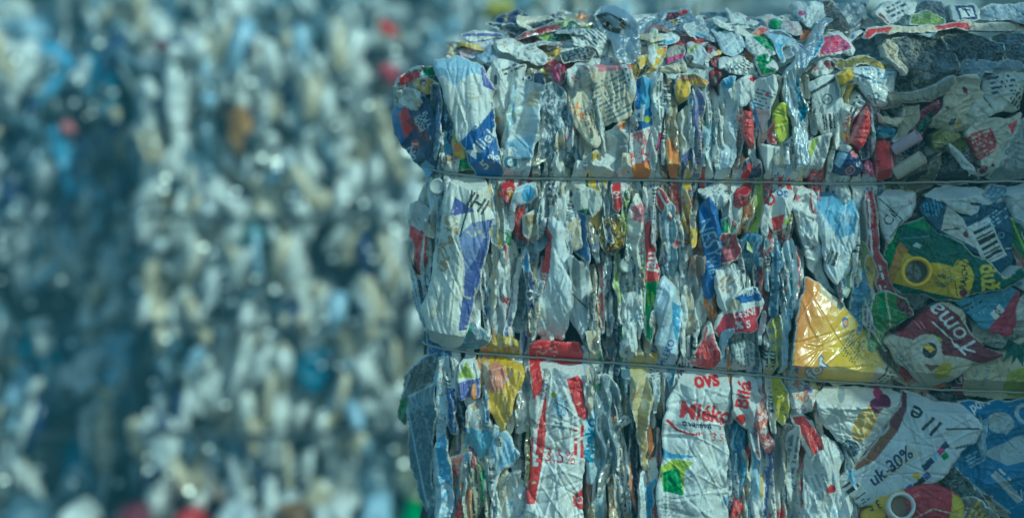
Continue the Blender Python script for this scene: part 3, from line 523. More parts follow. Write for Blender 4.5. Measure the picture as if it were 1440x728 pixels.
# ---- middle tier
H('crushed_carton', 'carton', 'red sided carton with a crumpled white top at the left end of the middle tier',
  [(568,312), (572,288), (588,282), (604,294), (604,326), (600,380), (592,394), (582,388), (578,350)], 1, 'RD', [('p', [(566,310), (572,284), (606,290), (606,318), (590,326), (574,318)], (.62, .60, .58)), ('s', 596, 330, 590, 394, 3, 'W')], k=(.3, .2))
H('milk_carton', 'carton', 'thin navy and white carton edge at the left end, below the red sided carton',
  [(572,352), (582,390), (594,396), (598,430), (606,470), (590,466), (580,430), (574,390)], .4, 'W', [('s', 588, 396, 598, 460, 7, 'NV'), ('l', 582, 420, 80, 8, 78, 4, 'LB')], k=(.25, .2))
H('milk_carton', 'carton', 'big bulging white carton with golden brown stains and a blue flap',
  [(636,252), (664,246), (684,250), (698,300), (694,330), (676,390), (662,430), (660,462), (648,484), (630,494), (606,480), (594,440), (606,390), (612,330), (622,280)], 3.4, (.80, .78, .70),
  [('n', 18, .35, (.42, .24, .06), 8, [(616,300), (644,300), (648,390), (612,396)]), ('p', [(634,300), (640,276), (668,296), (640,302)], 'PU'), ('p', [(646,330), (664,312), (700,306), (700,340), (676,400), (662,460), (646,460), (654,390), (656,350)], (.07, .10, .34)), ('p', [(646,330), (664,312), (690,310), (670,360), (656,380)], (.22, .27, .52)),
   ('t', 'IHI', 672, 286, 30, 32, 'BK', dict(xs=.8)), ('s', 664, 268, 648, 330, 2.5, 'BK'), ('n', 26, .9, (.62, .54, .38), 12)], k=(.12, .1), bulge=.02, cell=46)
H('crushed_carton', 'carton', 'crumpled dark blue film with green tip at the foot of the big stained carton', [(628,470), (650,460), (664,452), (690,464), (688,486), (664,494), (640,492)], 3.6, 'SL', [('p', [(648,462), (664,456), (662,466), (648,470)], 'GR'), ('n', 14, .5, 'LB', 5)], mat='film', k=(.4, .3), cell=14)
H('crushed_carton', 'carton', 'narrow carton with a red and gold head right of the big stained carton', [(702,256), (718,254), (728,270), (720,288), (706,276)], 2.8, 'RD', [('e', 722, 276, 5, 10, -25, 'YE'), ('n', 10, .8, 'W', 2)])
H('milk_carton', 'carton', 'pale blue creased carton head right of the red and gold head', [(726,262), (752,256), (758,276), (746,290), (728,288), (720,300), (714,290)], 2.4, (.58, .66, .74), [('e', 742, 272, 8, 12, 10, 'LB')], k=(.25, .2))
H('crushed_carton', 'carton', 'tan carton with a pale front and dark gap above, right of the big stained carton', [(736,302), (752,298), (762,310), (758,332), (746,344), (734,330)], 2.4, (.68, .62, .48), [('p', [(738,302), (762,300), (762,312), (740,316)], (.35, .24, .10))], k=(.2, .12))  # gap above is shade painted on the sheet
H('milk_carton', 'carton', 'long white carton with a red script band along its left side in the middle tier',
  [(762,310), (776,300), (790,310), (796,350), (802,400), (800,452), (794,478), (756,474), (750,430), (762,390), (768,340)], 3, (.76, .79, .80),
  [('p', [(768,318), (776,330), (772,380), (764,410), (756,400), (762,370)], 'RD'), ('t', 'hs', 763, 388, 16, -78, 'W'), ('s', 770, 306, 764, 340, 3, 'DR'), ('n', 30, .8, 'PB', 5)], k=(.14, .1), bulge=.012)
H('crushed_carton', 'carton', 'narrow navy carton with white curl left of the long white carton with the red band', [(734,346), (744,352), (752,400), (754,440), (748,476), (738,470), (742,420), (736,380)], 2.8, 'NV', [('c', 745, 412, 7, 'W', 4), ('p', [(738,446), (752,440), (748,476), (740,470)], 'DR'), ('p', [(734,346), (744,352), (748,380), (738,380)], 'LB')], k=(.2, .12))
H('crushed_carton', 'carton', 'grey and white kite shaped carton right of the long white carton', [(796,366), (806,358), (830,380), (828,420), (830,446), (818,480), (802,450)], 2.6, (.45, .48, .49), [('p', [(798,410), (830,396), (832,446), (816,482), (802,452)], (.62, .66, .68)), ('s', 800, 408, 828, 434, 2, 'BK')], k=(.15, .1))
H('crushed_carton', 'carton', 'dark blue carton with pale stripe and yellow spark right of the long white carton', [(796,300), (812,290), (826,310), (832,370), (822,366), (804,350)], 2, 'BL', [('s', 806, 300, 810, 350, 5, 'PB'), ('e', 812, 318, 4, 9, 0, 'YE')], k=(.25, .2))
H('carton_flap', 'carton', 'grey carton fold with a green corner right under the upper wire', [(800,280), (822,262), (846,266), (852,290), (830,304), (810,296)], 2.3, (.50, .52, .48), [('p', [(810,296), (824,292), (832,304), (818,310)], 'DG')], k=(.25, .2))
H('carton_flap', 'carton', 'small bright red label lettered 01 hanging below the upper wire', [(857,258), (874,256), (875,280), (872,298), (860,294)], 3.2, 'RD', [('t', '01', 866, 274, 12, 80, 'W')], k=(.12, .08))
H('foil_wrapper', 'wrapper', 'bronze and olive crumpled foil in the middle tier left of the red lettered strip', [(838,322), (848,302), (868,300), (880,324), (878,346), (862,360), (846,348)], 2.8, (.16, .11, .03), [('n', 16, .3, 'YE', 5), ('n', 10, .8, 'CR', 6)], mat='foil', k=(.45, .3), cell=16)
H('juice_carton', 'carton', 'narrow red strip lettered jau in white, green at its lower end',
  [(904,314), (914,306), (920,330), (922,370), (924,396), (922,440), (916,482), (904,470), (904,420), (902,360)], 3.2, 'RD', [('t', 'jau', 913, 366, 24, -84, 'W', dict(b=.03)), ('p', [(902,396), (926,392), (922,486), (904,480)], 'GR'), ('l', 914, 425, 40, 14, 85, 6, 'YG'), ('s', 904, 316, 906, 480, 3, 'W')], k=(.12, .1))
H('milk_carton', 'carton', 'white and cream carton standing left of the red strip lettered jau', [(880,300), (894,270), (906,290), (908,320), (902,390), (904,440), (894,480), (884,440), (888,380)], 2.6, (.78, .76, .68), [('p', [(886,290), (906,284), (908,312), (890,310)], 'PK'), ('l', 895, 410, 80, 12, 88, 6, 'SL')], k=(.2, .15), fold=(0, 1, .01))
H('milk_carton', 'carton', 'white rectangular spine with faint print in the lower half of the middle tier', [(874,412), (892,406), (896,440), (892,500), (872,500)], 3.1, (.74, .76, .74), [('l', 884, 456, 70, 10, 88, 5, 'GY')], k=(.08, .08))
H('plastic_bottle', 'bottle', 'smooth pale blue white bottle squeezed in the middle tier right of the green strip', [(922,400), (934,388), (948,396), (960,430), (958,470), (946,520), (930,516), (920,470), (918,430)], 3, (.64, .74, .82), [('p', [(942,420), (956,430), (950,480), (944,460)], 'LB'), ('n', 30, .9, 'CR', 4), ('t', 'MLEKO', 936, 494, 13, -70, 'PU')], mat='film', k=(.14, .08), bulge=.02)
H('crushed_carton', 'carton', 'tall steel blue ribbed strip in the middle tier right of the red strip lettered jau', [(930,290), (944,284), (952,310), (950,350), (958,380), (940,400), (932,360)], 2.6, (.24, .36, .46), [('l', 941, 335, 90, 14, 88, 6, 'LG')], fold=(0, 2, .008), k=(.2, .2))
H('juice_carton', 'carton', 'navy carton side with large white zigzag lettering under the upper wire',
  [(980,290), (992,280), (1008,292), (1012,330), (1010,370), (1004,416), (990,420), (986,360)], 3, 'BL', [('t', 'NESY', 994, 334, 30, 72, 'PB', dict(xs=.8, b=0)), ('t', 'WIN', 1001, 376, 22, 72, 'PB', dict(xs=.7, b=0))], k=(.18, .12))
H('milk_carton', 'carton', 'white carton head with dark printing between the upper wire and the navy zigzag side', [(980,266), (996,258), (1018,258), (1022,290), (1010,300), (994,286)], 3.3, 'W', [('n', 9, .5, 'NV', 5)], k=(.3, .25))
H('crushed_carton', 'carton', 'crimson folded corner just under the upper wire above the navy carton', [(1024,284), (1032,266), (1050,256), (1058,264), (1052,282), (1036,294)], 3, (.42, .012, .03), [('s', 1026, 284, 1054, 276, 2, 'BK')], k=(.15, .1))
H('crushed_carton', 'carton', 'dark red folded strip with white back under the wire above the steel blue strip', [(914,262), (926,258), (940,284), (948,312), (938,310), (924,290)], 2.8, (.40, .015, .03), [('s', 924, 268, 944, 306, 3, 'W')])
H('juice_carton', 'carton', 'pink red carton end with faint white lettering in the middle tier', [(1008,332), (1030,324), (1036,344), (1034,364), (1016,374), (1006,368)], 3.2, (.52, .07, .10), [('l', 1021, 348, 28, 30, -12, 8, 'PK'), ('s', 1008, 372, 1034, 364, 3, 'W')], k=(.15, .12))
H('crushed_carton', 'carton', 'green and maroon folded corner above the pink red carton end', [(1010,310), (1024,300), (1036,314), (1030,328), (1014,332)], 2.9, 'GR', [('p', [(1016,300), (1038,308), (1034,320), (1020,312)], 'DR')])
H('crushed_carton', 'carton', 'dark slate blue carton flank in the middle tier right of the pink red end', [(1036,334), (1050,326), (1072,332), (1074,360), (1062,396), (1044,380)], 2.6, (.09, .17, .27), [('n', 20, .6, 'LB', 4)], k=(.22, .2))
H('milk_carton', 'carton', 'white carton face with brown scratches below the pink red carton end', [(1006,374), (1036,366), (1048,392), (1034,416), (1020,440), (1006,430)], 3.1, 'W', [('l', 1026, 392, 40, 26, -42, 6, 'RU'), ('n', 16, .8, 'PB', 3)], k=(.14, .12))
H('juice_carton', 'carton', 'carton with a navy band lettered PIENI above a red band lettered LESNI',
  [(1010,440), (1026,412), (1064,398), (1070,420), (1064,466), (1038,470), (1010,474), (1004,460)], 3.5, 'W', [('p', [(1022,420), (1066,398), (1068,420), (1036,424)], 'BL'), ('p', [(1004,462), (1016,440), (1066,428), (1066,470), (1008,476)], (.50, .03, .07)), ('e', 1028, 426, 10, 8, -20, 'CR'), ('t', 'PIENI', 1053, 409, 11, -10, 'W'), ('t', 'LESNI', 1044, 438, 13, -8, 'W'), ('t', '% S', 1042, 454, 15, -8, 'W'), ('s', 1006, 474, 1064, 466, 3, 'MG')], k=(.12, .1))
H('juice_carton', 'carton', 'red triangular fold just above the lower wire left of the LESNI carton', [(968,512), (980,476), (996,446), (1004,470), (1014,500), (1008,520), (984,518)], 3.2, 'RD', [('n', 18, .3, 'PK', 6), ('p', [(996,446), (1004,464), (990,470)], 'W'), ('p', [(1000,490), (1014,486), (1012,520), (1002,516)], (.35, .01, .02))], k=(.22, .15))
H('crushed_carton', 'carton', 'cream and grey crinkled carton above the lower wire right of the LESNI carton', [(1026,480), (1044,474), (1060,480), (1056,520), (1030,522)], 2.8, (.50, .52, .50), [('l', 1042, 498, 40, 30, 84, 5, 'SL')], k=(.3, .25))
H('juice_carton', 'carton', 'narrow lime yellow strip with dark dots right of the LESNI carton', [(1082,446), (1092,440), (1098,470), (1092,510), (1084,532), (1076,526), (1080,490)], 3.2, (.62, .58, .04), [('n', 7, .35, 'PU', 4)], k=(.2, .15))
H('milk_carton', 'carton', 'tall blue white carton with a lettered side left of the orange carton', [(1100,340), (1112,330), (1118,380), (1110,440), (1104,520), (1096,528), (1096,440), (1102,390)], 2.8, (.58, .68, .76), [('l', 1106, 430, 130, 10, 92, 6, 'TE')], k=(.2, .15))
H('milk_carton', 'carton', 'white carton with red circle and blue script just under the upper wire', [(1074,300), (1080,272), (1096,260), (1116,266), (1112,290), (1100,320), (1088,330)], 3, 'W', [('c', 1079, 280, 9, 'RD', 5), ('t', 'os', 1098, 270, 18, 10, 'BL'), ('p', [(1082,306), (1100,300), (1096,322), (1086,324)], 'RD'), ('p', [(1098,310), (1110,300), (1104,326)], 'YG')], k=(.2, .15))
H('crushed_carton', 'carton', 'dark blue grey ribbed strip below the red circle carton', [(1076,330), (1092,324), (1100,350), (1098,400), (1090,446), (1080,440), (1084,390)], 2.5, (.07, .15, .24), [('l', 1088, 372, 80, 14, 90, 7, 'PB')], fold=(0, 1.5, .008), k=(.2, .2))
H('milk_pouch', 'pouch', 'sky blue and white crushed pouch below the upper wire left of the maroon strip',
  [(1142,282), (1156,268), (1190,264), (1204,280), (1204,312), (1198,340), (1190,380), (1170,400), (1156,380), (1150,330)], 3, (.70, .76, .80), [('p', [(1142,284), (1158,268), (1190,268), (1202,286), (1198,326), (1176,334), (1160,312)], (.22, .44, .66)), ('p', [(1176,300), (1190,290), (1196,310), (1180,320)], 'PB'), ('b', 1166, 362, 20, 26, 20)], mat='film', k=(.22, .12), bulge=.012)
H('milk_carton', 'carton', 'long white folded carton below the upper wire left of the sky blue pouch', [(1106,290), (1126,264), (1146,266), (1148,310), (1154,370), (1176,414), (1160,410), (1140,380), (1124,340)], 2.7, 'W', [('n', 24, .8, 'PB', 7), ('c', 1118, 278, 5, 'PK'), ('l', 1136, 340, 60, 12, 70, 6, 'GY')], k=(.25, .15), fold=(20, 1.2, .01))
H('crushed_carton', 'carton', 'green and yellow spotted sliver right of the sky blue pouch', [(1180,372), (1194,332), (1204,350), (1198,390), (1188,420), (1178,410)], 2.8, 'LG', [('n', 14, .1, 'YG', 7), ('p', [(1184,372), (1192,350), (1196,370), (1188,380)], 'YE')], k=(.25, .2))
H('plastic_film', 'film', 'dark blue creased film between the spotted sliver and the orange carton', [(1186,424), (1204,386), (1218,372), (1224,390), (1214,440), (1208,470), (1194,452)], 2.6, (.10, .22, .36), [('n', 14, .6, 'LB', 5)], mat='film', k=(.35, .3))
H('juice_carton', 'carton', 'long thin maroon strip with white dashes running down from the upper wire',
  [(1212,272), (1224,264), (1230,300), (1238,350), (1248,400), (1258,448), (1256,476), (1244,460), (1232,410), (1222,360), (1214,320)], 3.1, (.33, .015, .04), [('l', 1224, 300, 60, 10, 82, 7, 'PK'), ('l', 1240, 410, 80, 10, 74, 7, 'W'), ('s', 1216, 280, 1222, 360, 3, 'W')], k=(.15, .12))
H('milk_carton', 'carton', 'white triangular carton face with a framed black script left of the green juice carton', [(1230,278), (1246,264), (1284,268), (1286,290), (1262,316), (1246,340), (1234,322)], 3.3, (.64, .66, .66), [('t', 'Cé', 1248, 305, 20, -58, 'BK', dict(b=0)), ('s', 1232, 278, 1264, 308, 1.6, 'BK'), ('s', 1264, 308, 1246, 334, 1.6, 'BK'), ('t', '///', 1276, 284, 9, 20, 'DR')], k=(.1, .08))
H('crushed_carton', 'carton', 'light green folded carton between the maroon strip and the carton lettered Toma', [(1212,430), (1226,414), (1252,408), (1276,430), (1280,440), (1246,464), (1224,470), (1210,452)], 2.8, (.10, .26, .04), [('n', 20, .4, 'GR', 3), ('s', 1240, 408, 1250, 462, 2.5, 'CR'), ('p', [(1252,408), (1282,436), (1276,444), (1256,430)], 'DR')], k=(.2, .12))
H('snack_bag', 'wrapper', 'lime and white speckled wrapper just above the orange carton, left of the Toma carton', [(1206,456), (1222,452), (1240,466), (1240,492), (1224,494), (1210,480)], 2.7, (.42, .54, .20), [('n', 10, .2, 'GR', 6), ('n', 9, .7, 'W', 2)], mat='film', k=(.35, .3))
H('juice_carton', 'carton', 'dark navy carton with a large tilted bar code and a torn white corner',
  [(1290,284), (1300,270), (1326,286), (1350,306), (1386,280), (1410,272), (1418,320), (1420,366), (1404,386), (1376,360), (1340,340), (1308,322)], 3.7, (.03, .085, .16),
  [('p', [(1316,322), (1326,286), (1348,306), (1360,330), (1376,352)], (.62, .62, .58)), ('s', 1318, 322, 1346, 320, 1.6, 'BK'), ('p', [(1348,326), (1354,322), (1356,332), (1350,332)], 'DR'), ('b', 1382, 338, 60, 34, 63), ('l', 1396, 304, 52, 20, -30, 5, 'PB'), ('l', 1306, 294, 26, 26, 75, 5, 'LB'), ('t', '1', 1412, 348, 14, 80, 'W'), ('c', 1402, 329, 4.5, 'PB', 3.4)], k=(.12, .1), cell=40)
H('crushed_carton', 'carton', 'pale grey smooth carton shoulder with a dark crescent above the bar code carton', [(1292,272), (1312,262), (1350,262), (1386,266), (1392,282), (1366,298), (1344,300), (1322,286)], 3.9, (.58, .62, .64), [('e', 1366, 286, 8, 2.5, 6, 'BK'), ('s', 1338, 294, 1372, 292, 1.6, 'BG')], k=(.1, .06))
H('milk_carton', 'carton', 'white fluffy looking carton at the right border under the upper wire', [(1408,284), (1412,264), (1440,258), (1530,258), (1530,320), (1440,328), (1426,310)], 3.2, (.56, .60, .62), [('n', 16, .6, 'LG', 3)], k=(.2, .2))
H('crushed_carton', 'carton', 'blue grey carton with printed rows right of the pale shoulder under the upper wire', [(1376,268), (1392,258), (1414,260), (1410,286), (1396,290)], 3.4, (.20, .30, .40), [('l', 1396, 274, 28, 20, -40, 5, 'PB')])
H('juice_carton', 'carton', 'green carton side with an orange brown panel at the right border of the middle tier', [(1414,300), (1424,306), (1444,340), (1530,350), (1530,400), (1440,390), (1424,384), (1418,340)], 3, (.04, .17, .05), [('s', 1418, 306, 1446, 372, 3, 'YG'), ('p', [(1410,350), (1420,344), (1444,372), (1444,392), (1424,380)], 'BN'), ('t', 'my', 1429, 370, 10, 55, 'PK')], k=(.15, .1))
H('juice_carton', 'carton', 'green and yellow juice carton lying with its round spout towards the viewer, lettered RAJCH',
  [(1238,374), (1242,344), (1254,314), (1280,308), (1294,300), (1312,324), (1336,336), (1360,350), (1384,364), (1400,386), (1424,372), (1430,384), (1414,396), (1380,408), (1340,420), (1300,416), (1262,408), (1242,398)], 4.6, (.012, .10, .055),
  [('p', [(1236,390), (1238,346), (1254,312), (1262,316), (1256,344), (1244,384)], (.05, .25, .05)), ('p', [(1258,314), (1294,300), (1310,324), (1296,322)], (.05, .24, .06)), ('p', [(1257,346), (1261,338), (1271,350), (1264,362), (1252,398), (1240,396)], (.55, .26, .02)),
   ('p', [(1268,352), (1288,366), (1310,366), (1330,372), (1340,362), (1350,362), (1358,380), (1356,412), (1340,416), (1300,408), (1252,396), (1262,366)], (.70, .50, .015)),
   ('p', [(1332,368), (1340,361), (1352,368), (1359,382), (1356,408), (1338,414), (1332,392)], (.74, .56, .02)), ('s', 1334, 370, 1341, 362, 1.4, 'BK'), ('s', 1341, 362, 1354, 370, 1.4, 'BK'), ('s', 1354, 370, 1359, 384, 1.4, 'BK'), ('s', 1359, 384, 1355, 410, 1.4, 'BK'), ('s', 1332, 392, 1337, 412, 1.4, 'BK'),
   ('e', 1317, 389, 13, 11, -35, (.62, .44, .01)), ('n', 5.5, .15, 'DG', 5, [(1304,392), (1312,378), (1326,376), (1332,386), (1322,400), (1308,402)]),
   ('t', 'RAJCH', 1345, 386, 11.5, -84, 'BK', dict(b=.03)), ('c', 1345, 408, 5.5, 'DR'), ('t', 'duž', 1379, 386, 36, 84, (.72, .58, .02), dict(b=.03, xs=.72)), ('t', 'lo', 1405, 380, 30, 72, (.72, .58, .02), dict(b=.02, xs=.7)),
   ('p', [(1276,344), (1281,339), (1288,342), (1286,347)], 'LG'), ('s', 1262, 334, 1300, 330, 2, 'SL')], k=(.11, .07), cell=44, bulge=.02)
H('milk_carton', 'carton', 'teal blue carton with a magenta corner between the RAJCH and Toma cartons',
  [(1336,418), (1376,412), (1414,396), (1428,408), (1424,440), (1418,472), (1394,466), (1372,458)], 3.4, (.13, .30, .44), [('p', [(1382,462), (1410,428), (1426,402), (1430,420), (1420,476)], (.36, .015, .06)), ('l', 1364, 424, 36, 14, -28, 6, 'BK'), ('t', 'trvan', 1372, 436, 11, -28, 'PB', dict(b=0)), ('p', [(1386,438), (1400,424), (1406,434), (1394,448)], 'W'), ('t', 'KSK', 1397, 436, 8, 52, 'BK')], k=(.1, .08))
H('milk_carton', 'carton', 'off white dotted carton at the right border right of the magenta red corner', [(1418,474), (1420,430), (1432,412), (1450,404), (1530,404), (1530,480), (1440,480)], 3.2, (.55, .54, .48), [('n', 7, .7, 'SL', 4)], k=(.14, .12))
H('crushed_carton', 'carton', 'blue and white striped carton at the right border below the green carton side', [(1416,400), (1430,388), (1450,384), (1530,388), (1530,414), (1440,414)], 3.3, 'W', [('l', 1436, 400, 50, 22, -12, 8, 'LB')])
H('juice_carton', 'carton', 'beige nectar carton with a pineapple and small maroon Toma label, right border',
  [(1336,556), (1346,510), (1366,498), (1400,492), (1440,468), (1530,470), (1530,556), (1440,560)], 3.3, (.50, .45, .30),
  [('p', [(1402,506), (1410,490), (1398,484), (1416,484), (1412,474), (1428,482), (1444,470), (1444,512), (1434,500), (1432,512), (1424,500), (1416,510), (1418,496)], 'DG'), ('e', 1432, 536, 24, 22, 0, (.36, .36, .03)), ('n', 9, .6, 'OL', 4, [(1410,514), (1460,514), (1460,560), (1410,560)]),
   ('p', [(1318,520), (1346,508), (1352,540), (1358,562), (1326,556)], (.17, .012, .03)), ('t', 'Toma', 1343, 530, 18, 258, 'W', dict(sh=.2, b=0)), ('t', 'nektar', 1366, 524, 9, -80, 'SL', dict(b=0)), ('t', 'ananas', 1380, 526, 12, -78, 'SL', dict(b=0)), ('s', 1334, 528, 1338, 546, 1.6, 'W')], k=(.12, .12))
H('juice_carton', 'carton', 'beige carton lying askew with a large maroon panel lettered Toma and a fruit ring',
  [(1234,476), (1262,460), (1296,428), (1320,420), (1342,434), (1360,462), (1380,484), (1406,494), (1386,506), (1360,510), (1346,520), (1330,536), (1304,546), (1280,530), (1258,508)], 4.8, (.55, .50, .38),
  [('p', [(1248,466), (1294,430), (1318,424), (1340,440), (1358,468), (1380,486), (1406,494), (1374,508), (1344,498), (1318,494), (1300,470), (1280,474)], (.15, .010, .03)), ('p', [(1274,450), (1300,430), (1310,444), (1300,470), (1280,472), (1252,468)], (.24, .014, .03)),
   ('t', 'Toma', 1333, 459, 37, 227, 'W', dict(sh=.25, b=.005)), ('s', 1302, 448, 1326, 470, 2.2, 'W'), ('s', 1328, 470, 1334, 482, 2.4, 'W'), ('s', 1334, 482, 1362, 490, 2.6, 'W'), ('s', 1279, 448, 1287, 459, 2, 'PK'), ('s', 1285, 447, 1292, 457, 2, 'PK'),
   ('p', [(1300,464), (1316,472), (1312,478), (1302,474)], 'YG'), ('c', 1294, 487, 22, (.62, .58, .48)), ('e', 1298, 487, 10, 11, 30, 'BK'), ('p', [(1296,478), (1306,486), (1298,490), (1288,482)], 'YE'), ('e', 1318, 517, 14, 11, -50, (.50, .40, .02)), ('p', [(1290,506), (1312,508), (1300,516), (1310,526)], 'BN'),
   ('s', 1242, 474, 1302, 542, 3, (.40, .36, .28)), ('l', 1270, 512, 50, 6, 48, 4, 'SL')], k=(.09, .07), cell=44, bulge=.014)
H('juice_carton', 'carton', 'glossy orange and yellow carton lettered for, standing on the lower wire',
  [(1128,386), (1144,396), (1182,424), (1200,444), (1222,474), (1240,504), (1262,524), (1240,540), (1180,538), (1122,534), (1106,504), (1110,460)], 4.4, 'OR',
  [('g', 1108, 470, 1172, 492, (.80, .28, .03), (.82, .56, .06)), ('p', [(1148,396), (1182,424), (1178,434), (1150,410)], 'CR'), ('n', 26, .85, (.85, .50, .06), 4), ('e', 1184, 450, 5, 7, 0, 'BL'), ('e', 1185, 451, 3, 4, 0, 'OR'), ('l', 1196, 484, 40, 34, -52, 4, 'OL'), ('p', [(1104,520), (1112,506), (1120,516), (1118,534), (1106,530)], 'BL'), ('t', 'C', 1111, 519, 16, -10, 'W'),
   ('t', 'for', 1143, 516, 30, -74, 'BL', dict(sh=.3, b=.06)), ('t', 'for', 1143, 516, 29, -74, 'W', dict(sh=.3, b=.02)), ('p', [(1228,512), (1246,510), (1280,536), (1230,540), (1222,532)], 'CR'), ('l', 1248, 526, 40, 24, -60, 6, 'BK'), ('s', 1204, 446, 1262, 524, 2, 'OL')], mat='glossy', k=(.10, .05), cell=50, bulge=.004, tilt=(-.28, .18), cre=.25, worn=.15, bump=(1122, 512, 30, .024))
# ---- lower tier
H('plastic_film', 'film', 'dark grey folded film curving at the left end of the lower tier',
  [(558,572), (572,530), (596,504), (618,498), (622,520), (606,540), (582,552), (566,580)], 1.4, (.13, .15, .15), [('s', 560, 570, 574, 532, 3, 'LG'), ('n', 16, .6, 'GY', 3)], mat='film', k=(.25, .15))
H('plastic_film', 'film', 'stiff slate blue panel with a pale rim at the left end of the lower tier',
  [(566,566), (584,548), (610,538), (614,580), (608,620), (606,670), (616,720), (600,726), (582,690), (572,630), (568,590)], 2, (.10, .16, .21), [('s', 568, 566, 610, 540, 4, 'LG'), ('s', 568, 568, 600, 716, 3, 'PB'), ('n', 24, .6, (.20, .27, .32), 7)], mat='film', k=(.12, .08), R=5)
H('crushed_carton', 'carton', 'green and brown carton sliver beside the slate blue panel at the left end', [(554,608), (558,572), (566,556), (570,580), (566,612)], .4, 'GR', [('n', 12, .3, 'BN', 4)])
H('milk_carton', 'carton', 'blue white carton edge right of the slate blue panel, under the lower wire', [(608,534), (618,502), (632,500), (634,560), (628,610), (640,680), (636,735), (616,735), (608,660), (614,590)], 2.4, (.56, .66, .74), [('p', [(612,620), (628,606), (638,680), (624,700)], 'LB'), ('l', 624, 550, 90, 8, 84, 5, 'RU'), ('n', 18, .7, 'W', 9)], fold=(0, 1.2, .01), k=(.25, .15))
H('crushed_carton', 'carton', 'carton head with lime triangle and violet base right under the lower wire', [(642,510), (654,502), (672,506), (678,530), (674,556), (648,558), (640,536)], 2.8, 'W', [('p', [(644,528), (656,506), (668,528)], 'YG'), ('p', [(640,536), (678,528), (676,558), (644,558)], 'PU')], k=(.2, .15))
H('juice_carton', 'carton', 'crumpled yellow pack with a pink peach under the lower wire',
  [(678,508), (700,500), (732,506), (736,530), (724,560), (716,600), (706,606), (688,576), (680,546)], 3.2, (.78, .48, .02), [('e', 696, 528, 17, 20, 10, (.70, .28, .18)), ('p', [(678,508), (688,506), (684,576), (678,546)], 'CR'), ('n', 12, .8, 'BN', 6)], mat='film', k=(.35, .2), cell=20)
H('juice_carton', 'carton', 'yellow folded pack tops just above the lower wire over the yellow peach pack', [(682,478), (700,468), (722,474), (736,486), (734,502), (688,498)], 2.6, (.60, .42, .03), [('l', 708, 486, 40, 30, 80, 8, 'CR'), ('n', 12, .7, 'BN', 3)], k=(.35, .2))
H('milk_carton', 'carton', 'white carton with rust scratches above a light blue panel in the lower tier',
  [(656,556), (682,560), (694,598), (690,650), (654,640)], 2.7, 'W', [('n', 11, .45, 'RU', 6, [(656,556), (690,560), (692,600), (656,600)]), ('p', [(652,598), (694,604), (690,654), (652,644)], (.20, .42, .58))], k=(.15, .12))
H('milk_carton', 'carton', 'flat sky blue panel fading to white, right of the rust scratched carton', [(692,590), (712,600), (732,632), (722,650), (704,660), (694,700), (688,640)], 3, (.34, .52, .70), [('n', 20, .8, 'W', 6), ('s', 700, 606, 698, 690, 1.6, 'W')], k=(.12, .1))
H('crushed_carton', 'carton', 'grey olive striped pack with green edge at the bottom below the light blue panel', [(654,650), (668,640), (684,660), (682,700), (672,735), (654,735)], 2.4, (.40, .38, .26), [('l', 668, 690, 80, 22, 85, 7, 'BK'), ('s', 670, 642, 684, 664, 6, 'YG'), ('s', 680, 662, 678, 700, 5, 'GR')], k=(.25, .2))
H('crushed_carton', 'carton', 'white crinkled wad at the bottom left of the red bordered carton', [(696,700), (714,664), (734,650), (740,680), (736,735), (692,735)], 2.8, 'W', [('n', 16, .7, 'LB', 4)], k=(.35, .25))
H('milk_carton', 'carton', 'tall white carton with red border and red numbers 3,5% below the lower wire',
  [(742,482), (754,474), (786,480), (814,476), (822,496), (826,540), (820,560), (824,620), (818,680), (822,738), (728,738), (742,690), (746,620), (750,560), (744,520)], 3.8, (.80, .79, .76),
  [('p', [(742,472), (826,472), (824,500), (822,512), (790,512), (770,506), (756,510), (744,512)], 'RD'), ('p', [(744,508), (758,506), (768,560), (766,620), (752,700), (738,700), (746,620), (750,560)], 'RD'), ('p', [(750,600), (758,598), (756,650), (748,650)], 'W'), ('l', 751, 634, 70, 12, 94, 9, 'RD'),
   ('p', [(764,526), (800,524), (800,540), (778,548)], 'W'), ('p', [(796,530), (812,524), (826,545), (826,590), (812,580), (802,552)], 'RD'), ('l', 813, 622, 60, 14, 90, 9, 'RD'), ('p', [(804,690), (824,676), (822,712), (806,704)], 'RD'), ('c', 814, 696, 5, 'W', 3.4), ('e', 787, 568, 9, 15, -12, 'PB'), ('n', 8, .2, 'NV', 4, [(778,556), (796,550), (798,574), (788,586)]), ('c', 778, 552, 4, 'YG'),
   ('t', '3,5%', 787, 636, 27, 4, 'RD', dict(xs=.85, b=0)), ('l', 790, 594, 26, 14, 8, 6, 'SL'), ('n', 22, .9, 'CR', 9)], k=(.28, .16), cell=26, ani=(1, 1.8), fold=(4, 1.3, .005), cre=1.2)
H('milk_carton', 'carton', 'narrow pale blue carton edge lettered Mleko upwards, right of the 3,5% carton', [(818,570), (830,560), (838,580), (836,640), (834,676), (822,676), (820,620)], 3.2, (.56, .70, .80), [('t', 'Mleko', 829, 615, 25, -86, (.04, .26, .44), dict(b=.03))], k=(.12, .1))
H('plastic_film', 'film', 'dull blue grey film panel between the Mleko edge and the yellow strip', [(836,540), (848,520), (866,540), (870,600), (866,650), (850,690), (838,660)], 2.6, (.20, .26, .31), [('n', 20, .5, (.32, .38, .42), 4)], mat='film', k=(.2, .2))
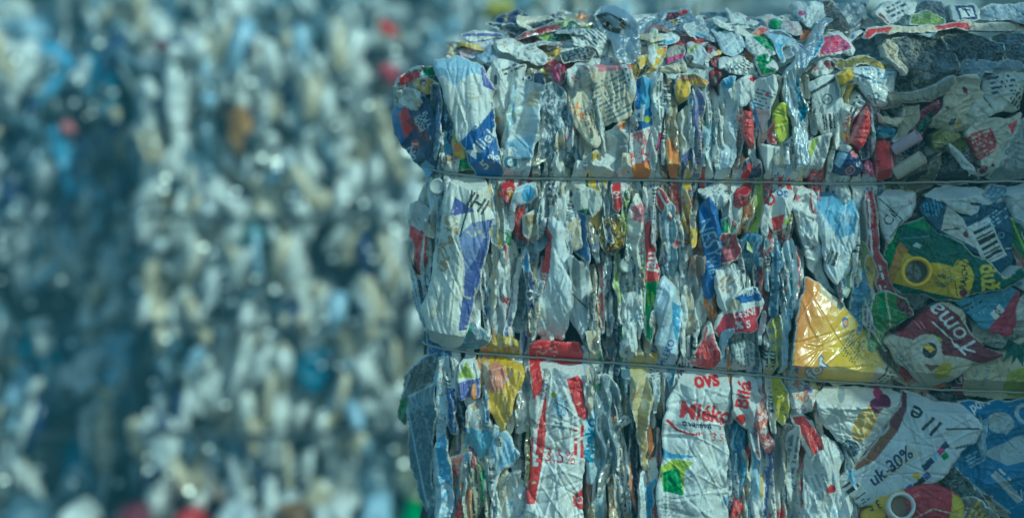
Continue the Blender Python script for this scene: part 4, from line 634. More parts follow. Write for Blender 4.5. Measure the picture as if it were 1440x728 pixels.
H('juice_carton', 'carton', 'tall beige and pale yellow folded strip left of the carton lettered Mléko',
  [(880,496), (894,486), (908,494), (914,520), (918,560), (908,600), (910,640), (916,664), (904,660), (896,620), (886,570), (882,530)], 3.3, (.66, .56, .30), [('p', [(880,494), (912,494), (912,518), (884,520)], (.60, .50, .20)), ('c', 892, 488, 5, 'DR'), ('t', 'NIE', 891, 552, 10, -70, 'OR', dict(b=0)), ('e', 904, 565, 4, 7, 0, 'W'), ('p', [(892,590), (908,580), (908,650), (896,640)], (.55, .40, .16))], k=(.25, .15), fold=(10, 1.4, .01))
H('milk_carton', 'carton', 'white carton with a white and blue lower half below the beige strip', [(896,660), (908,648), (924,640), (922,700), (916,738), (892,738)], 2.6, 'W', [('p', [(908,680), (922,668), (918,738), (906,738)], 'LB'), ('l', 904, 690, 60, 12, 84, 5, 'PB')], fold=(0, 1, .012), k=(.2, .15))
H('milk_carton', 'carton', 'large white carton lettered Mléko in red, standing in the lower tier',
  [(934,560), (950,534), (972,518), (1022,522), (1026,560), (1022,600), (1024,660), (1018,738), (926,738), (922,680), (928,620)], 4, (.78, .79, .77),
  [('p', [(962,540), (972,520), (996,514), (1024,520), (1022,542), (1006,548), (984,546)], (.72, .72, .70)), ('t', 'ovs', 992, 532, 26, -4, 'RD', dict(b=.04)), ('t', 'Mléko', 990, 577, 31, 9, 'RD', dict(b=.035, xs=.95)), ('t', 'trvanlivé', 977, 592, 12, 9, 'NV', dict(b=.03)), ('s', 936, 586, 950, 600, 4, 'RD'), ('s', 950, 600, 976, 607, 3, 'RD'), ('t', 'plnotučné', 990, 604, 7, 0, 'RD', dict(b=0)), ('t', '3,5%', 1012, 612, 15, 6, 'RD', dict(b=0)),
   ('p', [(926,622), (940,632), (980,636), (940,640), (926,636)], 'LB'), ('p', [(924,650), (946,640), (972,644), (960,656), (958,690), (930,680)], 'YG'), ('p', [(930,656), (952,654), (958,690), (930,684)], 'GR'), ('l', 944, 706, 34, 30, 8, 5, 'GY'), ('p', [(960,656), (992,648), (992,738), (962,738)], (.62, .65, .66)), ('s', 952, 608, 1012, 680, 1.4, 'GY')], k=(.16, .12), cell=34, fold=(12, 1.1, .006), cre=.8)
H('milk_carton', 'carton', 'folded white flap lettered Bílá in red, right of the Mléko carton', [(1028,532), (1044,522), (1064,530), (1066,560), (1056,600), (1044,604), (1028,580)], 4.2, (.70, .71, .70), [('t', 'Bílá', 1043, 552, 26, -78, 'RD', dict(b=.03)), ('c', 1038, 586, 8, 'RD'), ('s', 1040, 600, 1060, 606, 4, 'RD')], k=(.14, .1))
H('juice_carton', 'carton', 'crumpled red and orange splashed pack right of the flap lettered Bílá', [(1062,540), (1074,526), (1082,560), (1078,590), (1090,620), (1074,640), (1062,610), (1056,590)], 3.5, 'W', [('n', 16, -.15, 'RD', 6), ('n', 12, .9, 'OR', 9)], k=(.3, .2))
H('juice_carton', 'carton', 'bright yellow folded strip with dark dots hanging from the lower wire', [(1078,530), (1092,524), (1104,548), (1108,580), (1098,594), (1086,580), (1082,556)], 3.8, (.72, .64, .03), [('n', 8, .6, 'NV', 6)], k=(.22, .15))
H('juice_carton', 'carton', 'white carton with a bent red stripe left of the large white orange slice carton', [(1108,580), (1120,572), (1136,584), (1154,616), (1164,660), (1150,670), (1128,626), (1112,600)], 3.6, 'W', [('p', [(1112,584), (1126,580), (1150,610), (1162,652), (1150,656), (1130,618)], 'RD'), ('c', 1136, 580, 7, 'BN')], k=(.2, .15))
H('milk_carton', 'carton', 'rounded white and orange printed carton head left of the orange slice carton', [(1104,540), (1124,534), (1144,544), (1142,570), (1126,580), (1108,568)], 3.9, 'W', [('n', 14, .3, 'OR', 7), ('n', 12, .6, 'PU', 5)], k=(.22, .15))
H('juice_carton', 'carton', 'white carton with an orange slice and purple grapes under the lower wire',
  [(1140,552), (1160,542), (1210,542), (1250,546), (1270,552), (1256,580), (1230,616), (1200,648), (1190,630), (1168,610), (1150,590)], 4.2, (.80, .79, .76),
  [('e', 1180, 552, 5, 10, 25, (.40, .46, .52)), ('e', 1210, 590, 14, 28, 25, (.78, .50, .08)), ('e', 1209, 590, 10, 23, 25, (.80, .58, .20)), ('c', 1233, 552, 7, 'MG'), ('c', 1226, 566, 9, (.16, .01, .08)), ('c', 1240, 560, 8, (.14, .01, .07)), ('c', 1190, 626, 13, 'DK'), ('n', 7, .4, 'PB', 4, [(1178,614), (1202,614), (1202,638), (1178,638)])], k=(.15, .1), bulge=.015)
H('milk_carton', 'carton', 'white carton side with wrinkles and blue marks below the orange slice carton', [(1128,640), (1150,600), (1166,616), (1186,640), (1178,670), (1196,700), (1180,738), (1124,738)], 3.2, 'W', [('n', 18, .7, 'PB', 5), ('l', 1150, 690, 60, 34, 70, 7, 'GY'), ('e', 1164, 682, 7, 6, 0, 'RD')], k=(.25, .2))
H('juice_carton', 'carton', 'big white carton lying askew with 1l e, 30% and rows of colour squares',
  [(1266,548), (1300,556), (1350,566), (1372,594), (1362,614), (1348,628), (1320,662), (1292,680), (1258,692), (1204,712), (1174,674), (1194,652), (1206,640), (1240,600)], 5, (.66, .70, .74),
  [('p', [(1262,544), (1274,552), (1256,600), (1226,640), (1200,656), (1190,648), (1216,622), (1240,584)], (.15, .03, .045)), ('p', [(1240,590), (1256,600), (1226,640), (1200,656), (1190,648), (1216,622)], (.24, .10, .05)),
   ('p', [(1268,618), (1288,630), (1240,668), (1226,676)], (.60,.57,.50)), ('t', '1l e', 1294, 586, 33, 214, 'BK', dict(b=.02, sh=.15)), ('t', 'uk 30%', 1245, 650, 24, -40, 'NV', dict(b=.025, sh=.15)), ('b', 1193, 684, 34, 30, 48), ('l', 1208, 700, 26, 6, -42, 5, 'BK'), ('s', 1320, 595, 1364, 595, 3, 'BK'), ('s', 1334, 622, 1350, 618, 4, 'SL'), ('s', 1240, 656, 1256, 650, 2, 'BK')]
  + [('p', [(x, y), (x + 7, y - 6), (x + 12, y + 1), (x + 5, y + 7)], c) for x, y, c in ((1312,618,'NV'), (1306,625,'MG'), (1312,632,'GR'), (1292,640,'NV'), (1286,647,'NV'), (1274,660,'YE'), (1288,660,'PU'), (1281,667,'BK'), (1266,678,'PU'), (1275,674,'BK'), (1258,684,'LB'), (1300,632,'PB'))]
  , k=(.06, .04), cell=60, R=7, bulge=.01, rnd=0, cre=.4, worn=.1)
H('milk_carton', 'carton', 'rumpled blue carton with white shapes and 1le at the right border of the lower tier',
  [(1338,562), (1366,560), (1400,562), (1440,560), (1530,562), (1530,738), (1430,738), (1410,720), (1380,690), (1350,664), (1330,650), (1350,628), (1372,594)], 3.6, (.06, .20, .42),
  [('e', 1400, 590, 20, 15, 10, (.50, .56, .60)), ('c', 1436, 578, 14, (.50, .56, .60)), ('c', 1438, 578, 10, (.05, .17, .38)), ('p', [(1376,634), (1420,612), (1444,604), (1444,640), (1410,650)], (.44, .50, .54)), ('t', 'pol', 1368, 566, 17, -24, 'W'), ('l', 1366, 640, 26, 20, -30, 5, 'PB'), ('t', '1le', 1432, 690, 18, -18, 'W', dict(b=0)), ('l', 1408, 668, 34, 12, 45, 6, 'W'), ('p', [(1388,664), (1396,658), (1436,700), (1428,706)], (.5, .54, .56)), ('s', 1340, 660, 1420, 720, 3, 'LG')], k=(.3, .15), cell=44)
H('crushed_carton', 'carton', 'dark green and slate film under the lower edge of the 1l e carton', [(1304,664), (1330,644), (1352,664), (1382,696), (1400,730), (1350,720), (1322,690)], 3, (.06, .10, .10), [('n', 20, .6, 'SL', 3), ('p', [(1308,660), (1326,652), (1324,680)], 'DG')], mat='film', k=(.25, .2))
H('juice_carton', 'carton', 'dark carton with yellow printed lettering at the bottom right of the red and yellow carton', [(1340,696), (1362,690), (1392,712), (1410,738), (1336,738)], 3.8, (.20, .20, .16), [('l', 1372, 716, 40, 30, -60, 7, 'YE'), ('l', 1350, 712, 30, 14, -75, 6, 'W')], k=(.15, .12))
H('juice_carton', 'carton', 'red and yellow carton with a white spout ring at the bottom of the picture',
  [(1206,716), (1226,694), (1262,680), (1296,668), (1328,680), (1344,694), (1342,738), (1204,738)], 5.4, (.42, .015, .035),
  [('p', [(1206,716), (1226,694), (1262,680), (1270,690), (1240,700), (1236,738), (1204,738)], 'YE'), ('p', [(1326,682), (1344,692), (1342,738), (1290,738), (1322,716)], (.66, .52, .02)), ('p', [(1268,694), (1296,690), (1280,716), (1290,738), (1240,738), (1246,720)], (.40, .015, .04)), ('t', '3,5', 1224, 704, 16, 155, 'BK', dict(b=.02)), ('s', 1270, 722, 1300, 704, 1.8, 'CR'), ('s', 1300, 704, 1342, 712, 1.8, 'CR'), ('t', 'xx', 1278, 686, 9, -20, 'PK')], k=(.12, .08), bulge=.015)
H('paper_cup', 'cup', 'crushed red cup with a blue band and a cream rim standing on the upper wire', [(1223,200), (1232,197), (1254,198), (1255,225), (1256,250), (1242,256), (1229,250), (1225,226)], 3.6, (.60,.02,.03), [('n', 16, .9, 'DR', 4), ('s', 1248, 200, 1251, 250, 2.5, 'PK'), ('s', 1226, 204, 1230, 246, 3, 'PK')], mat='plastic', k=(.12, .06), R=11, drop=.022, cre=.5)
# extra shaped pieces of the upper tier
H('plastic_disc', 'lid', 'round red plastic lid seen from the side, right of the pale blue white carton', [(1046,152), (1054,158), (1058,180), (1057,204), (1050,210), (1043,190), (1041,168)], 3, 'RD', [], mat='plastic', k=(.05, .04), R=6, bulge=.01, rnd=2)
H('plastic_bowl', 'bowl', 'tilted bright red plastic bowl left of the stacked red cup', [(1216,146), (1222,158), (1221,180), (1214,200), (1206,212), (1190,200), (1196,182), (1206,160)], 4.2, 'RD', [('s', 1212, 152, 1192, 198, 3, 'PK')], mat='plastic', k=(.06, .05), R=8, drop=.02, bulge=.012, rnd=2)

BREAK = {'above', 'below', 'right', 'left', 'under', 'in', 'on', 'standing', 'lying', 'between', 'beside', 'at', 'tucked', 'sticking', 'behind', 'hanging', 'just', 'across', 'along', 'over', 'pressed', 'leaning', 'up', 'squeezed', 'curving', 'spread', 'uppermost', 'tallest'}
def short(label):
    out = []
    for w in label.split():
        if w in BREAK and len(out) >= 3: break
        out.append(w.rstrip(','))
        if w.endswith(',') or len(out) >= 8: break
    while out[-1] in ('a', 'the', 'with', 'and', 'of', 'its', 'an', 'to', 'large', 'faint', 'pale', 'white', 'round'): out.pop()
    return ' '.join(out)

# ------------------------------------------------------------------ packs that fill the near bale between the ones named above
rnd = random.Random(11)
CNAME = dict(W='white', LG='light grey', PB='pale blue', CR='cream', GY='grey', SL='slate blue', NV='navy', BL='blue', RD='red', YE='yellow', GR='green', BG='beige', LB='sky blue', DK='dark grey', OR='orange', DG='dark green', BK='black', DR='maroon', PU='violet', BN='brown', OL='olive', YG='lime', TE='teal')
LIT = 'W W W W W W W W W W LG LG LG CR CR CR CR PB PB GY BG SL NV RD YE LB'.split()
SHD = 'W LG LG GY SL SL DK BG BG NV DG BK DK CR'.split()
ACC = 'RD BL NV LB YE GR OR DR SL NV SL GY LG PU GY SL CR YG PB'.split()
fill = []
def strip_poly(x, y0, y1, w, lean, r):
    n = 4; a, b = [], []; am = r.uniform(-.22, .22) * w; k = r.randrange(1, 3)
    for i in range(n):
        t = i / (n - 1); cx = x + lean * (t - .5) + (am if i == k else 0)
        ww = w * (r.uniform(.8, 1.1) if 0 < i < n - 1 else r.uniform(.3, 1)) / 2; yy = y0 + (y1 - y0) * t
        a.append((cx - ww, yy + r.uniform(-9, 9))); b.append((cx + ww, yy + r.uniform(-9, 9)))
    return a + b[::-1]
def add_fill(poly, z, pal, kind): fill.append([poly, z, rnd.choice(pal), kind, rnd.randrange(10 ** 6)])
for z, wlo, whi, keep in ((-2.8, 44, 74, 1), (-1.6, 22, 40, 1), (-.4, 12, 25, .95), (.8, 7, 16, .85)):
    for y0, y1 in ((96, 232), (206, 352), (336, 476), (452, 610), (596, 770)):
        x = 606
        while x < 1225:
            w = rnd.uniform(wlo, whi)
            if rnd.random() < keep:
                L = (y1 - y0) * rnd.uniform(.7, 1.0); s = y0 + rnd.random() * ((y1 - y0) - L)
                add_fill(strip_poly(x + w / 2, s, s + L, w * 1.45, rnd.uniform(-22, 22), rnd), z + rnd.uniform(-.5, .5), LIT if wlo > 15 else LIT + 'CR CR W RD YE YG BL OR W'.split(), 'strip')
            x += w
for h in HERO:                                                           # folded edges squeezed in along the sides of the named packs
    P = np.array(h[3]); lo, hi = P.min(0), P.max(0)
    if lo[0] > 1190 or lo[1] < 84 or hi[1] - lo[1] < 60: continue
    for side in (0, 1):
        if rnd.random() < .25 or (side == 0 and lo[0] < 640): continue
        y0 = rnd.uniform(lo[1] - 8, lo[1] + .45 * (hi[1] - lo[1])); y1 = min(y0 + rnd.uniform(55, 130), hi[1] + 10)
        def xs(y):
            k = [p[0] for p in h[3] if abs(p[1] - y) < 40]; k = k or [P[:, 0].mean()]
            return max(k) if side else min(k)
        xa, xb = xs(y0 + 15) + rnd.uniform(-2, 3) * (1 if side else -1), xs(y1 - 15) + rnd.uniform(-2, 3) * (1 if side else -1); w = rnd.uniform(4, 9)
        add_fill([(xa - w * .4, y0), (xa + w * .5, y0 + rnd.uniform(-6, 6)), ((xa + xb) / 2 + w, (y0 + y1) / 2), (xb + w * .5, y1), (xb - w * .2, y1 + rnd.uniform(-5, 5)), ((xa + xb) / 2 - w * .8, (y0 + y1) / 2 + 8)], h[4] * .7 + .5, LIT[:19], 'strip')
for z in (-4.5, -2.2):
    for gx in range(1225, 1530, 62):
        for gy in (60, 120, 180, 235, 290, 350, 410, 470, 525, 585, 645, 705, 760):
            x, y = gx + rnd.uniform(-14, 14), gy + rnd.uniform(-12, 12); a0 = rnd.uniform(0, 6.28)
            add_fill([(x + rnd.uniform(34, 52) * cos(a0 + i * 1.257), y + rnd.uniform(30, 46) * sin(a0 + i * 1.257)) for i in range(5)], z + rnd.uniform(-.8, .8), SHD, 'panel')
for z in (-6, -2.5):
    for gx in range(655, 1530, 44):
        for gy in (22, 48, 74, 96):
            if gx < 700 and gy < 50: continue
            x, y = gx + rnd.uniform(-14, 14), gy + rnd.uniform(-6, 6); a0 = rnd.uniform(0, 6.28)
            add_fill([(x + rnd.uniform(12, 46) * cos(a0 + i * .9), y + rnd.uniform(6, 19) * sin(a0 + i * .9)) for i in range(7)], z + rnd.uniform(-.8, .8), LIT, 'wad')
for i in range(16):
    x, y, L, w, a = rnd.uniform(650, 1240), rnd.uniform(24, 94), rnd.uniform(18, 44), rnd.uniform(4, 8), rnd.gauss(0, .5)
    if x < 700 and y < 56: continue
    add_fill([(x + u * L * cos(a) - q * w * sin(a), y + u * L * sin(a) + q * w * cos(a)) for u, q in ((-1, -.3), (-.2, -1), (1, -.4), (.9, .5), (.1, .8), (-.9, .6))], rnd.uniform(.4, 1.7), LIT, 'wad')
# what shows: paint the outlines over one another, back to front, and leave out packs that others hide
gx, gy = np.meshgrid(np.arange(530, 1441, 3.0), np.arange(-3, 731, 3.0)); owner = -np.ones(gx.shape, int)
allp = [(f[1], i, f[0]) for i, f in enumerate(fill)] + [(h[4], 10000 + i, h[3]) for i, h in enumerate(HERO)]
for z, i, poly in sorted(allp, key=lambda t: t[0]):
    P = np.array(poly); c0, c1 = np.searchsorted(gx[0], [P[:, 0].min(), P[:, 0].max()]); r0, r1 = np.searchsorted(gy[:, 0], [P[:, 1].min(), P[:, 1].max()])
    sl = (slice(max(0, r0 - 1), r1 + 1), slice(max(0, c0 - 1), c1 + 1)); m = inside(poly, gx[sl], gy[sl]); owner[sl][m] = i
HC_ = [(np.mean([p[0] for p in h[3]]), np.mean([p[1] for p in h[3]]), short(h[2])) for h in HERO]

def fill_print(base, kind):
    def pat(X, Y, col, rs):
        P = np.array([X.min(), X.max(), Y.min(), Y.max()]); cx, cy = (P[0] + P[1]) / 2, (P[2] + P[3]) / 2; w, h = P[1] - P[0], P[3] - P[2]
        acc = rs.choice(ACC); acc2 = rs.choice(ACC); q = rs.uniform()
        if q < .45: paint([('s', cx + rs.uniform(-.5, .5) * w, P[2], cx + rs.uniform(-.5, .5) * w, P[3], w * rs.uniform(.12, .4), acc)], X, Y, col)
        if rs.uniform() < .4: paint([('n', rs.uniform(10, 26), rs.uniform(.45, .8), acc2, rs.randint(999))], X, Y, col)
        if rs.uniform() < .35:
            y0 = rs.uniform(P[2], P[3]); paint([('p', [(P[0] - 3, y0), (P[1] + 3, y0 + rs.uniform(-20, 20)), (P[1] + 3, y0 + rs.uniform(20, 50)), (P[0] - 3, y0 + rs.uniform(15, 50))], rs.choice([acc, 'W', 'LG', acc2]))], X, Y, col)
        if rs.uniform() < .75: paint([('l', cx + rs.uniform(-.2, .2) * w, cy + rs.uniform(-.25, .25) * h, h * rs.uniform(.3, .7), w * rs.uniform(.3, .8), rs.choice([85, 92, 80, -86]) if kind == 'strip' else rs.uniform(-60, 60), rs.uniform(4, 8), rs.choice(['SL', 'NV', 'GY', acc]))], X, Y, col)
        if rs.uniform() < .12: paint([('b', cx, cy, 26, 20, rs.choice([80, 90, 100]))], X, Y, col)
        if rs.uniform() < .4: paint([('n', rs.uniform(8, 20), .8, rs.choice(['RU', 'BN', 'GY', 'SL']), rs.randint(999))], X, Y, col)
    return pat

seen = {}
FORM = dict(strip='folded carton edge', panel='crushed carton panel', wad='crumpled carton wad')
GROUP = 'crushed packs pressed into the near bale'
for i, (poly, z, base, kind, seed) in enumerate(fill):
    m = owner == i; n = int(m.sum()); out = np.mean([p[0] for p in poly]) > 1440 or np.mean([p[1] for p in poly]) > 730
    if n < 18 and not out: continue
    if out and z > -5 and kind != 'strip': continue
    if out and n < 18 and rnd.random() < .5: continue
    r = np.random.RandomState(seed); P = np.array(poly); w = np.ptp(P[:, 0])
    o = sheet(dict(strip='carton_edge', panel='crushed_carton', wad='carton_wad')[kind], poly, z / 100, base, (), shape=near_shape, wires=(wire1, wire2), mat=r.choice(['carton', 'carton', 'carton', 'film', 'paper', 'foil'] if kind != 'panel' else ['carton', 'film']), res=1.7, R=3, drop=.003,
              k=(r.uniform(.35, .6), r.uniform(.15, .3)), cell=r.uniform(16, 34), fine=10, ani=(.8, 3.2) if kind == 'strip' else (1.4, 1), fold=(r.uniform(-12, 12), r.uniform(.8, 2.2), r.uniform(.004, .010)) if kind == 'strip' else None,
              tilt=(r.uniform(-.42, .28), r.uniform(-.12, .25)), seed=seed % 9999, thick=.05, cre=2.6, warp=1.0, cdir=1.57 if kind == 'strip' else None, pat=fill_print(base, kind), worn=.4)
    if o is None: continue
    if n >= 18: cx, cy = gx[m].mean(), gy[m].mean()
    else: cx, cy = P.mean(0)
    best = sorted(HC_, key=lambda t: (t[0] - cx) ** 2 + (t[1] - cy) ** 2)
    size = ('narrow ' if w < 26 else 'broad ' if w > 52 else '')
    for hx, hy, s in best[:9]:
        dx, dy = cx - hx, cy - hy
        where = ('right of' if dx > 0 else 'left of') if abs(dx) > abs(dy) * .8 else ('below' if dy > 0 else 'above')
        lab = f'{size}{CNAME[base]} {FORM[kind]} {where} the {s}'
        if len(lab.split()) > 16: lab = lab.replace(' carton edge', ' edge').replace('crushed carton panel', 'panel').replace('crumpled carton wad', 'wad')
        if lab not in seen and len(lab.split()) <= 16: break
    seen[lab] = 1
    tag(o, lab, 'carton', GROUP)

# ------------------------------------------------------------------ the named packs
hero_obj = {}
for i, (name, cat, label, poly, z, base, layers, o) in enumerate(HERO):
    o = dict(o); w = min(np.ptp([p[0] for p in poly]), np.ptp([p[1] for p in poly]))
    o.setdefault('R', max(2.5, min(5, w * .15))); o.setdefault('tilt', (random.Random(i).uniform(-.22, .22), random.Random(i + 500).uniform(-.12, .12)))
    if max(p[1] for p in poly) < 112:
        o['k'] = tuple(1.2 * q for q in o.get('k', (.2, .12))); o.setdefault('warp', 1.6); o.setdefault('cre', 2.4)
    mx, my = np.mean([p[0] for p in poly]), np.mean([p[1] for p in poly]); hr = random.Random(i + 900)
    if mx < 1190 and my > 100 and o.get('mat') not in ('plastic', 'glossy') and 'fold' not in o:
        o['fold'] = (hr.uniform(-14, 14), hr.uniform(.9, 2.0), hr.uniform(.003, .006) if w > 40 else hr.uniform(.004, .008)); o.setdefault('ani', (.9, 2)); o.setdefault('cdir', 1.57)
    if any(L[0] == 't' for L in layers) or o.get('mat') in ('plastic', 'glossy'): o.setdefault('curl', .03)
    if o.get('mat') == 'plastic': o.setdefault('torn', 0)
    o.setdefault('warp', 1.2); o.setdefault('cre', .8 if any(L[0] == 't' for L in layers) else 1.6); o.setdefault('worn', .12 if any(L[0] == 't' for L in layers) else .3)
    ob = sheet(name, poly, z * .0085, base, layers, shape=near_shape, wires=(wire1, wire2), res=1.15, seed=1000 + i, **o)
    tag(ob, label, cat, GROUP); hero_obj[label] = ob
def hero(part): return next(v for k, v in hero_obj.items() if part in k)
def at(px, py, d): return Vector(NEAR.world(np.array(float(px)), np.array(float(py)), d))
PXM = NEAR.depth(1250) / F
g = hero('RAJCH'); c = at(1278, 378, .060)
revolve('spout', [(.016, -.03), (.0235, -.012), (.025, 0), (.0245, .006), (.0225, .009), (.0195, .007), (.018, 0), (.0175, -.012)], c, (-.12, -1, .1), 'plastic', 'YE', parent=g, bend=.02)
revolve('spout_seal', [(.0178, -.008), (.012, -.0095), (.006, -.007), (.0002, -.009)], c, (-.12, -1, .1), 'foil', (.12, .12, .10), parent=g, bend=.05)
g = hero('white spout ring'); c = at(1256, 700, .066)
revolve('spout', [(.02, -.03), (.0225, -.008), (.0235, 0), (.022, .005), (.0195, .006), (.0175, .002), (.017, -.015)], c, (.05, -1, .35), 'plastic', 'W', parent=g, bend=.02)
revolve('spout_seal', [(.0172, -.006), (.012, -.008), (.0002, -.007)], c, (.05, -1, .35), 'plastic', (.10, .06, .02), parent=g)
for px, py, r, d, ax, lab in ((614, 262, 12, .0, (-.25, -1, .15), 'small white screw cap at the left end just under the upper wire'), (881, 371, 11, .026, (.1, -1, .1), 'round white screw cap left of the red jau strip')):
    R_ = r * PXM
    o = revolve('bottle_cap', [(R_, -.02), (R_, -.003), (R_ * .93, 0), (R_ * .78, .0004), (R_ * .74, -.0004), (.0002, -.0004)], at(px, py, d), ax, 'plastic', (.50, .52, .50)); tag(o, lab, 'cap', GROUP)
# stacked cup: its blue band and cream rim are parts of it
g = hero('crushed red cup')
sheet('cup_band', [(1227,176), (1248,172), (1262,180), (1258,197), (1240,200), (1229,197)], .020, 'TE', [('n', 14, .8, 'PB', 3)], curl=0, shape=near_shape, res=1.15, R=9, drop=.018, k=(.18, .1), seed=61, parent=g)
sheet('cup_rim', [(1228,152), (1236,164), (1252,168), (1266,158), (1271,150), (1268,166), (1258,178), (1244,178), (1230,172)], .026, 'CR', [('s', 1230, 172, 1260, 180, 3, 'NV')], curl=0, shape=near_shape, res=1.15, R=4, drop=.008, k=(.1, .08), seed=62, parent=g)
for (x0, y0, x1, y1, r, colr, lab) in ((1252, 211, 1284, 190, 8.5, (.50, .38, .44), 'upper of two short tubes right of the red cup, pinkish white'), (1254, 243, 1290, 220, 9.5, (.52, .46, .36), 'lower of two short tubes right of the red cup, creamy white with flat end')):
    a, b = at(x0, y0, .03), at(x1, y1, .045); L = (b - a).length; R_ = r * PXM
    o = revolve('plastic_tube', [(.0002, 0), (R_ * .95, 0), (R_, .004), (R_, L - .002), (R_ * .93, L), (R_ * .85, L - .002), (R_ * .8, L - .03), (.0002, L - .03)], a, b - a, 'carton', colr, bend=.11); tag(o, lab, 'tube', GROUP)

# baling wires
for wf, lab, x0 in ((wire1, 'upper steel baling wire stretched across the near bale', 604), (wire2, 'lower steel baling wire stretched across the near bale', 596)):
    r = random.Random(3); pts = []
    for x in np.arange(x0, 1530, 14.0):
        pts.append(at(x, wf(x) + r.uniform(-.9, .9), -.004 + float(near_shape(np.array(x), np.array(200.0))) + r.uniform(-.001, .001)))
    p0 = pts[0]; pts = [p0 + Vector((.012, .05, .004)), p0 + Vector((-.004, .016, .002))] + pts
    o = tube('baling_wire', pts, .0021, 'wire'); tag(o, lab, 'wire', 'wires round the near bale')

# ------------------------------------------------------------------ the mass inside each bale
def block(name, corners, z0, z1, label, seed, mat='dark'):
    """a lumpy block: corners = four ground points, counter-clockwise"""
    rs = np.random.RandomState(seed); n = 22; V = []; Fc = []
    def side(p, q, r, s):
        b = len(V)
        for i in range(n + 1):
            for j in range(n + 1):
                u, v = i / n, j / n
                P = (np.array(p) * (1 - u) + np.array(q) * u) * (1 - v) + (np.array(s) * (1 - u) + np.array(r) * u) * v
                V.append(P)
        for i in range(n):
            for j in range(n): Fc.append((b + i * (n + 1) + j, b + (i + 1) * (n + 1) + j, b + (i + 1) * (n + 1) + j + 1, b + i * (n + 1) + j + 1))
    c = [np.array(k, float) for k in corners]
    lo = [np.array([k[0], k[1], z0]) for k in c]; hi = [np.array([k[0], k[1], z1]) for k in c]
    for i in range(4): side(lo[i], lo[(i + 1) % 4], hi[(i + 1) % 4], hi[i])
    side(hi[0], hi[1], hi[2], hi[3])
    V = np.array(V); x, y, z = V.T
    for a in range(3): V[:, a] += .03 * (wob(x * 100, y * 100 + z * 70, 30, rs) + .7 * wob(x * 100 + z * 90, y * 100 - z * 60, 12, rs))
    o = build(name, V, np.array(Fc), mat, None, smooth=False); tag(o, label, 'bale', 'pressed bales of packaging'); return o
pl, pr = NEAR.world(np.array(604.), np.array(0.), -.12), NEAR.world(np.array(1700.), np.array(0.), -.12)
nv = np.array([.30, .954]) * .95
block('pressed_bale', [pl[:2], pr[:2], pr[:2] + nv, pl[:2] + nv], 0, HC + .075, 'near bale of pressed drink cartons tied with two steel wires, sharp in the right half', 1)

# ------------------------------------------------------------------ bales out of focus behind
FAR, DIM, REAR, FLOOR = Face(0, 8.0, 1440, 8.2), Face(-200, 8.62, 400, 8.58), Face(0, 10.6, 1440, 10.8), Face(0, 7.85, 1440, 7.85)
def far_block(face, x0, x1, ytop, deep, label, seed, ybot=None):
    a, b = face.world(np.array(float(x0)), np.array(float(ytop)), -.12), face.world(np.array(float(x1)), np.array(float(ytop)), -.12)
    block('pressed_bale', [a[:2], b[:2], b[:2] + [0, deep], a[:2] + [0, deep]], 0, a[2], label, seed)
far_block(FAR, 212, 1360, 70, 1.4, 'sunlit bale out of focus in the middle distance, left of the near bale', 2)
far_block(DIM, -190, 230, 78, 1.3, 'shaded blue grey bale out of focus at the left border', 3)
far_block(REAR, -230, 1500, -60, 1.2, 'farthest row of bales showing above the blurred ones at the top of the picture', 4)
def blurred(face, x0, x1, rows, pal, z, wr, group, lab, drop_ends, dens=1.0, tall=True, shp=None):
    for y0, y1 in rows:
        x = x0 + rnd.uniform(-26, 12)
        while x < x1:
            w = rnd.uniform(*wr)
            if rnd.random() < dens:
                L = (y1 - y0) * (rnd.uniform(.6, 1.1) if y1 - y0 > 90 else rnd.uniform(.8, 1.8)); s = y0 + rnd.uniform(-.1, .4) * (y1 - y0)
                if s + L > y1 + 40: L = y1 + 40 - s
                if tall: poly = strip_poly(x + w / 2, s, s + L, w * 1.2, rnd.uniform(-26, 26), rnd)
                else:
                    a0 = rnd.uniform(0, 6.28); cy = (y0 + y1) / 2 + rnd.uniform(-8, 8)
                    poly = [(x + w / 2 + w * rnd.uniform(.5, .75) * cos(a0 + i * 1.05), cy + (y1 - y0) * rnd.uniform(.4, .7) * sin(a0 + i * 1.05)) for i in range(6)]
                b = rnd.choice(pal); seed = rnd.randrange(9999); r = np.random.RandomState(seed)
                o = sheet('crushed_package', poly, (z + rnd.uniform(-4, 4)) / 100, b, (), face=face, mat='far', res=4.2, R=12, drop=.06, k=(r.uniform(.45, .75), .35), cell=r.uniform(18, 34), fine=12, ani=(1, 1.8), tilt=(r.uniform(-.6, .6), r.uniform(-.35, .35)), seed=seed, thick=.14, worn=0, warp=2, cre=0, torn=0)
                if o: tag(o, lab.format(CNAME[b]), 'package', group)
            x += w
ROWS = ((60, 180), (175, 305), (300, 452), (446, 604), (596, 722))
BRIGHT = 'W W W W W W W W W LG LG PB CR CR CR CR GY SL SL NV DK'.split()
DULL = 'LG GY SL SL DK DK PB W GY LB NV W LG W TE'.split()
G1, L1 = 'blurred packages in the sunlit far bale', 'out of focus {} package pressed into the sunlit far bale'
FINE = ((60, 124), (116, 180), (175, 242), (236, 305), (300, 378), (370, 452), (446, 526), (518, 604), (596, 650), (644, 724))
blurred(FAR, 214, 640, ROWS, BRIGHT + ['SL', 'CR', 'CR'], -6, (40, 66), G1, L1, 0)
blurred(FAR, 214, 640, FINE, BRIGHT, 1, (18, 36), G1, L1, 0, .66)
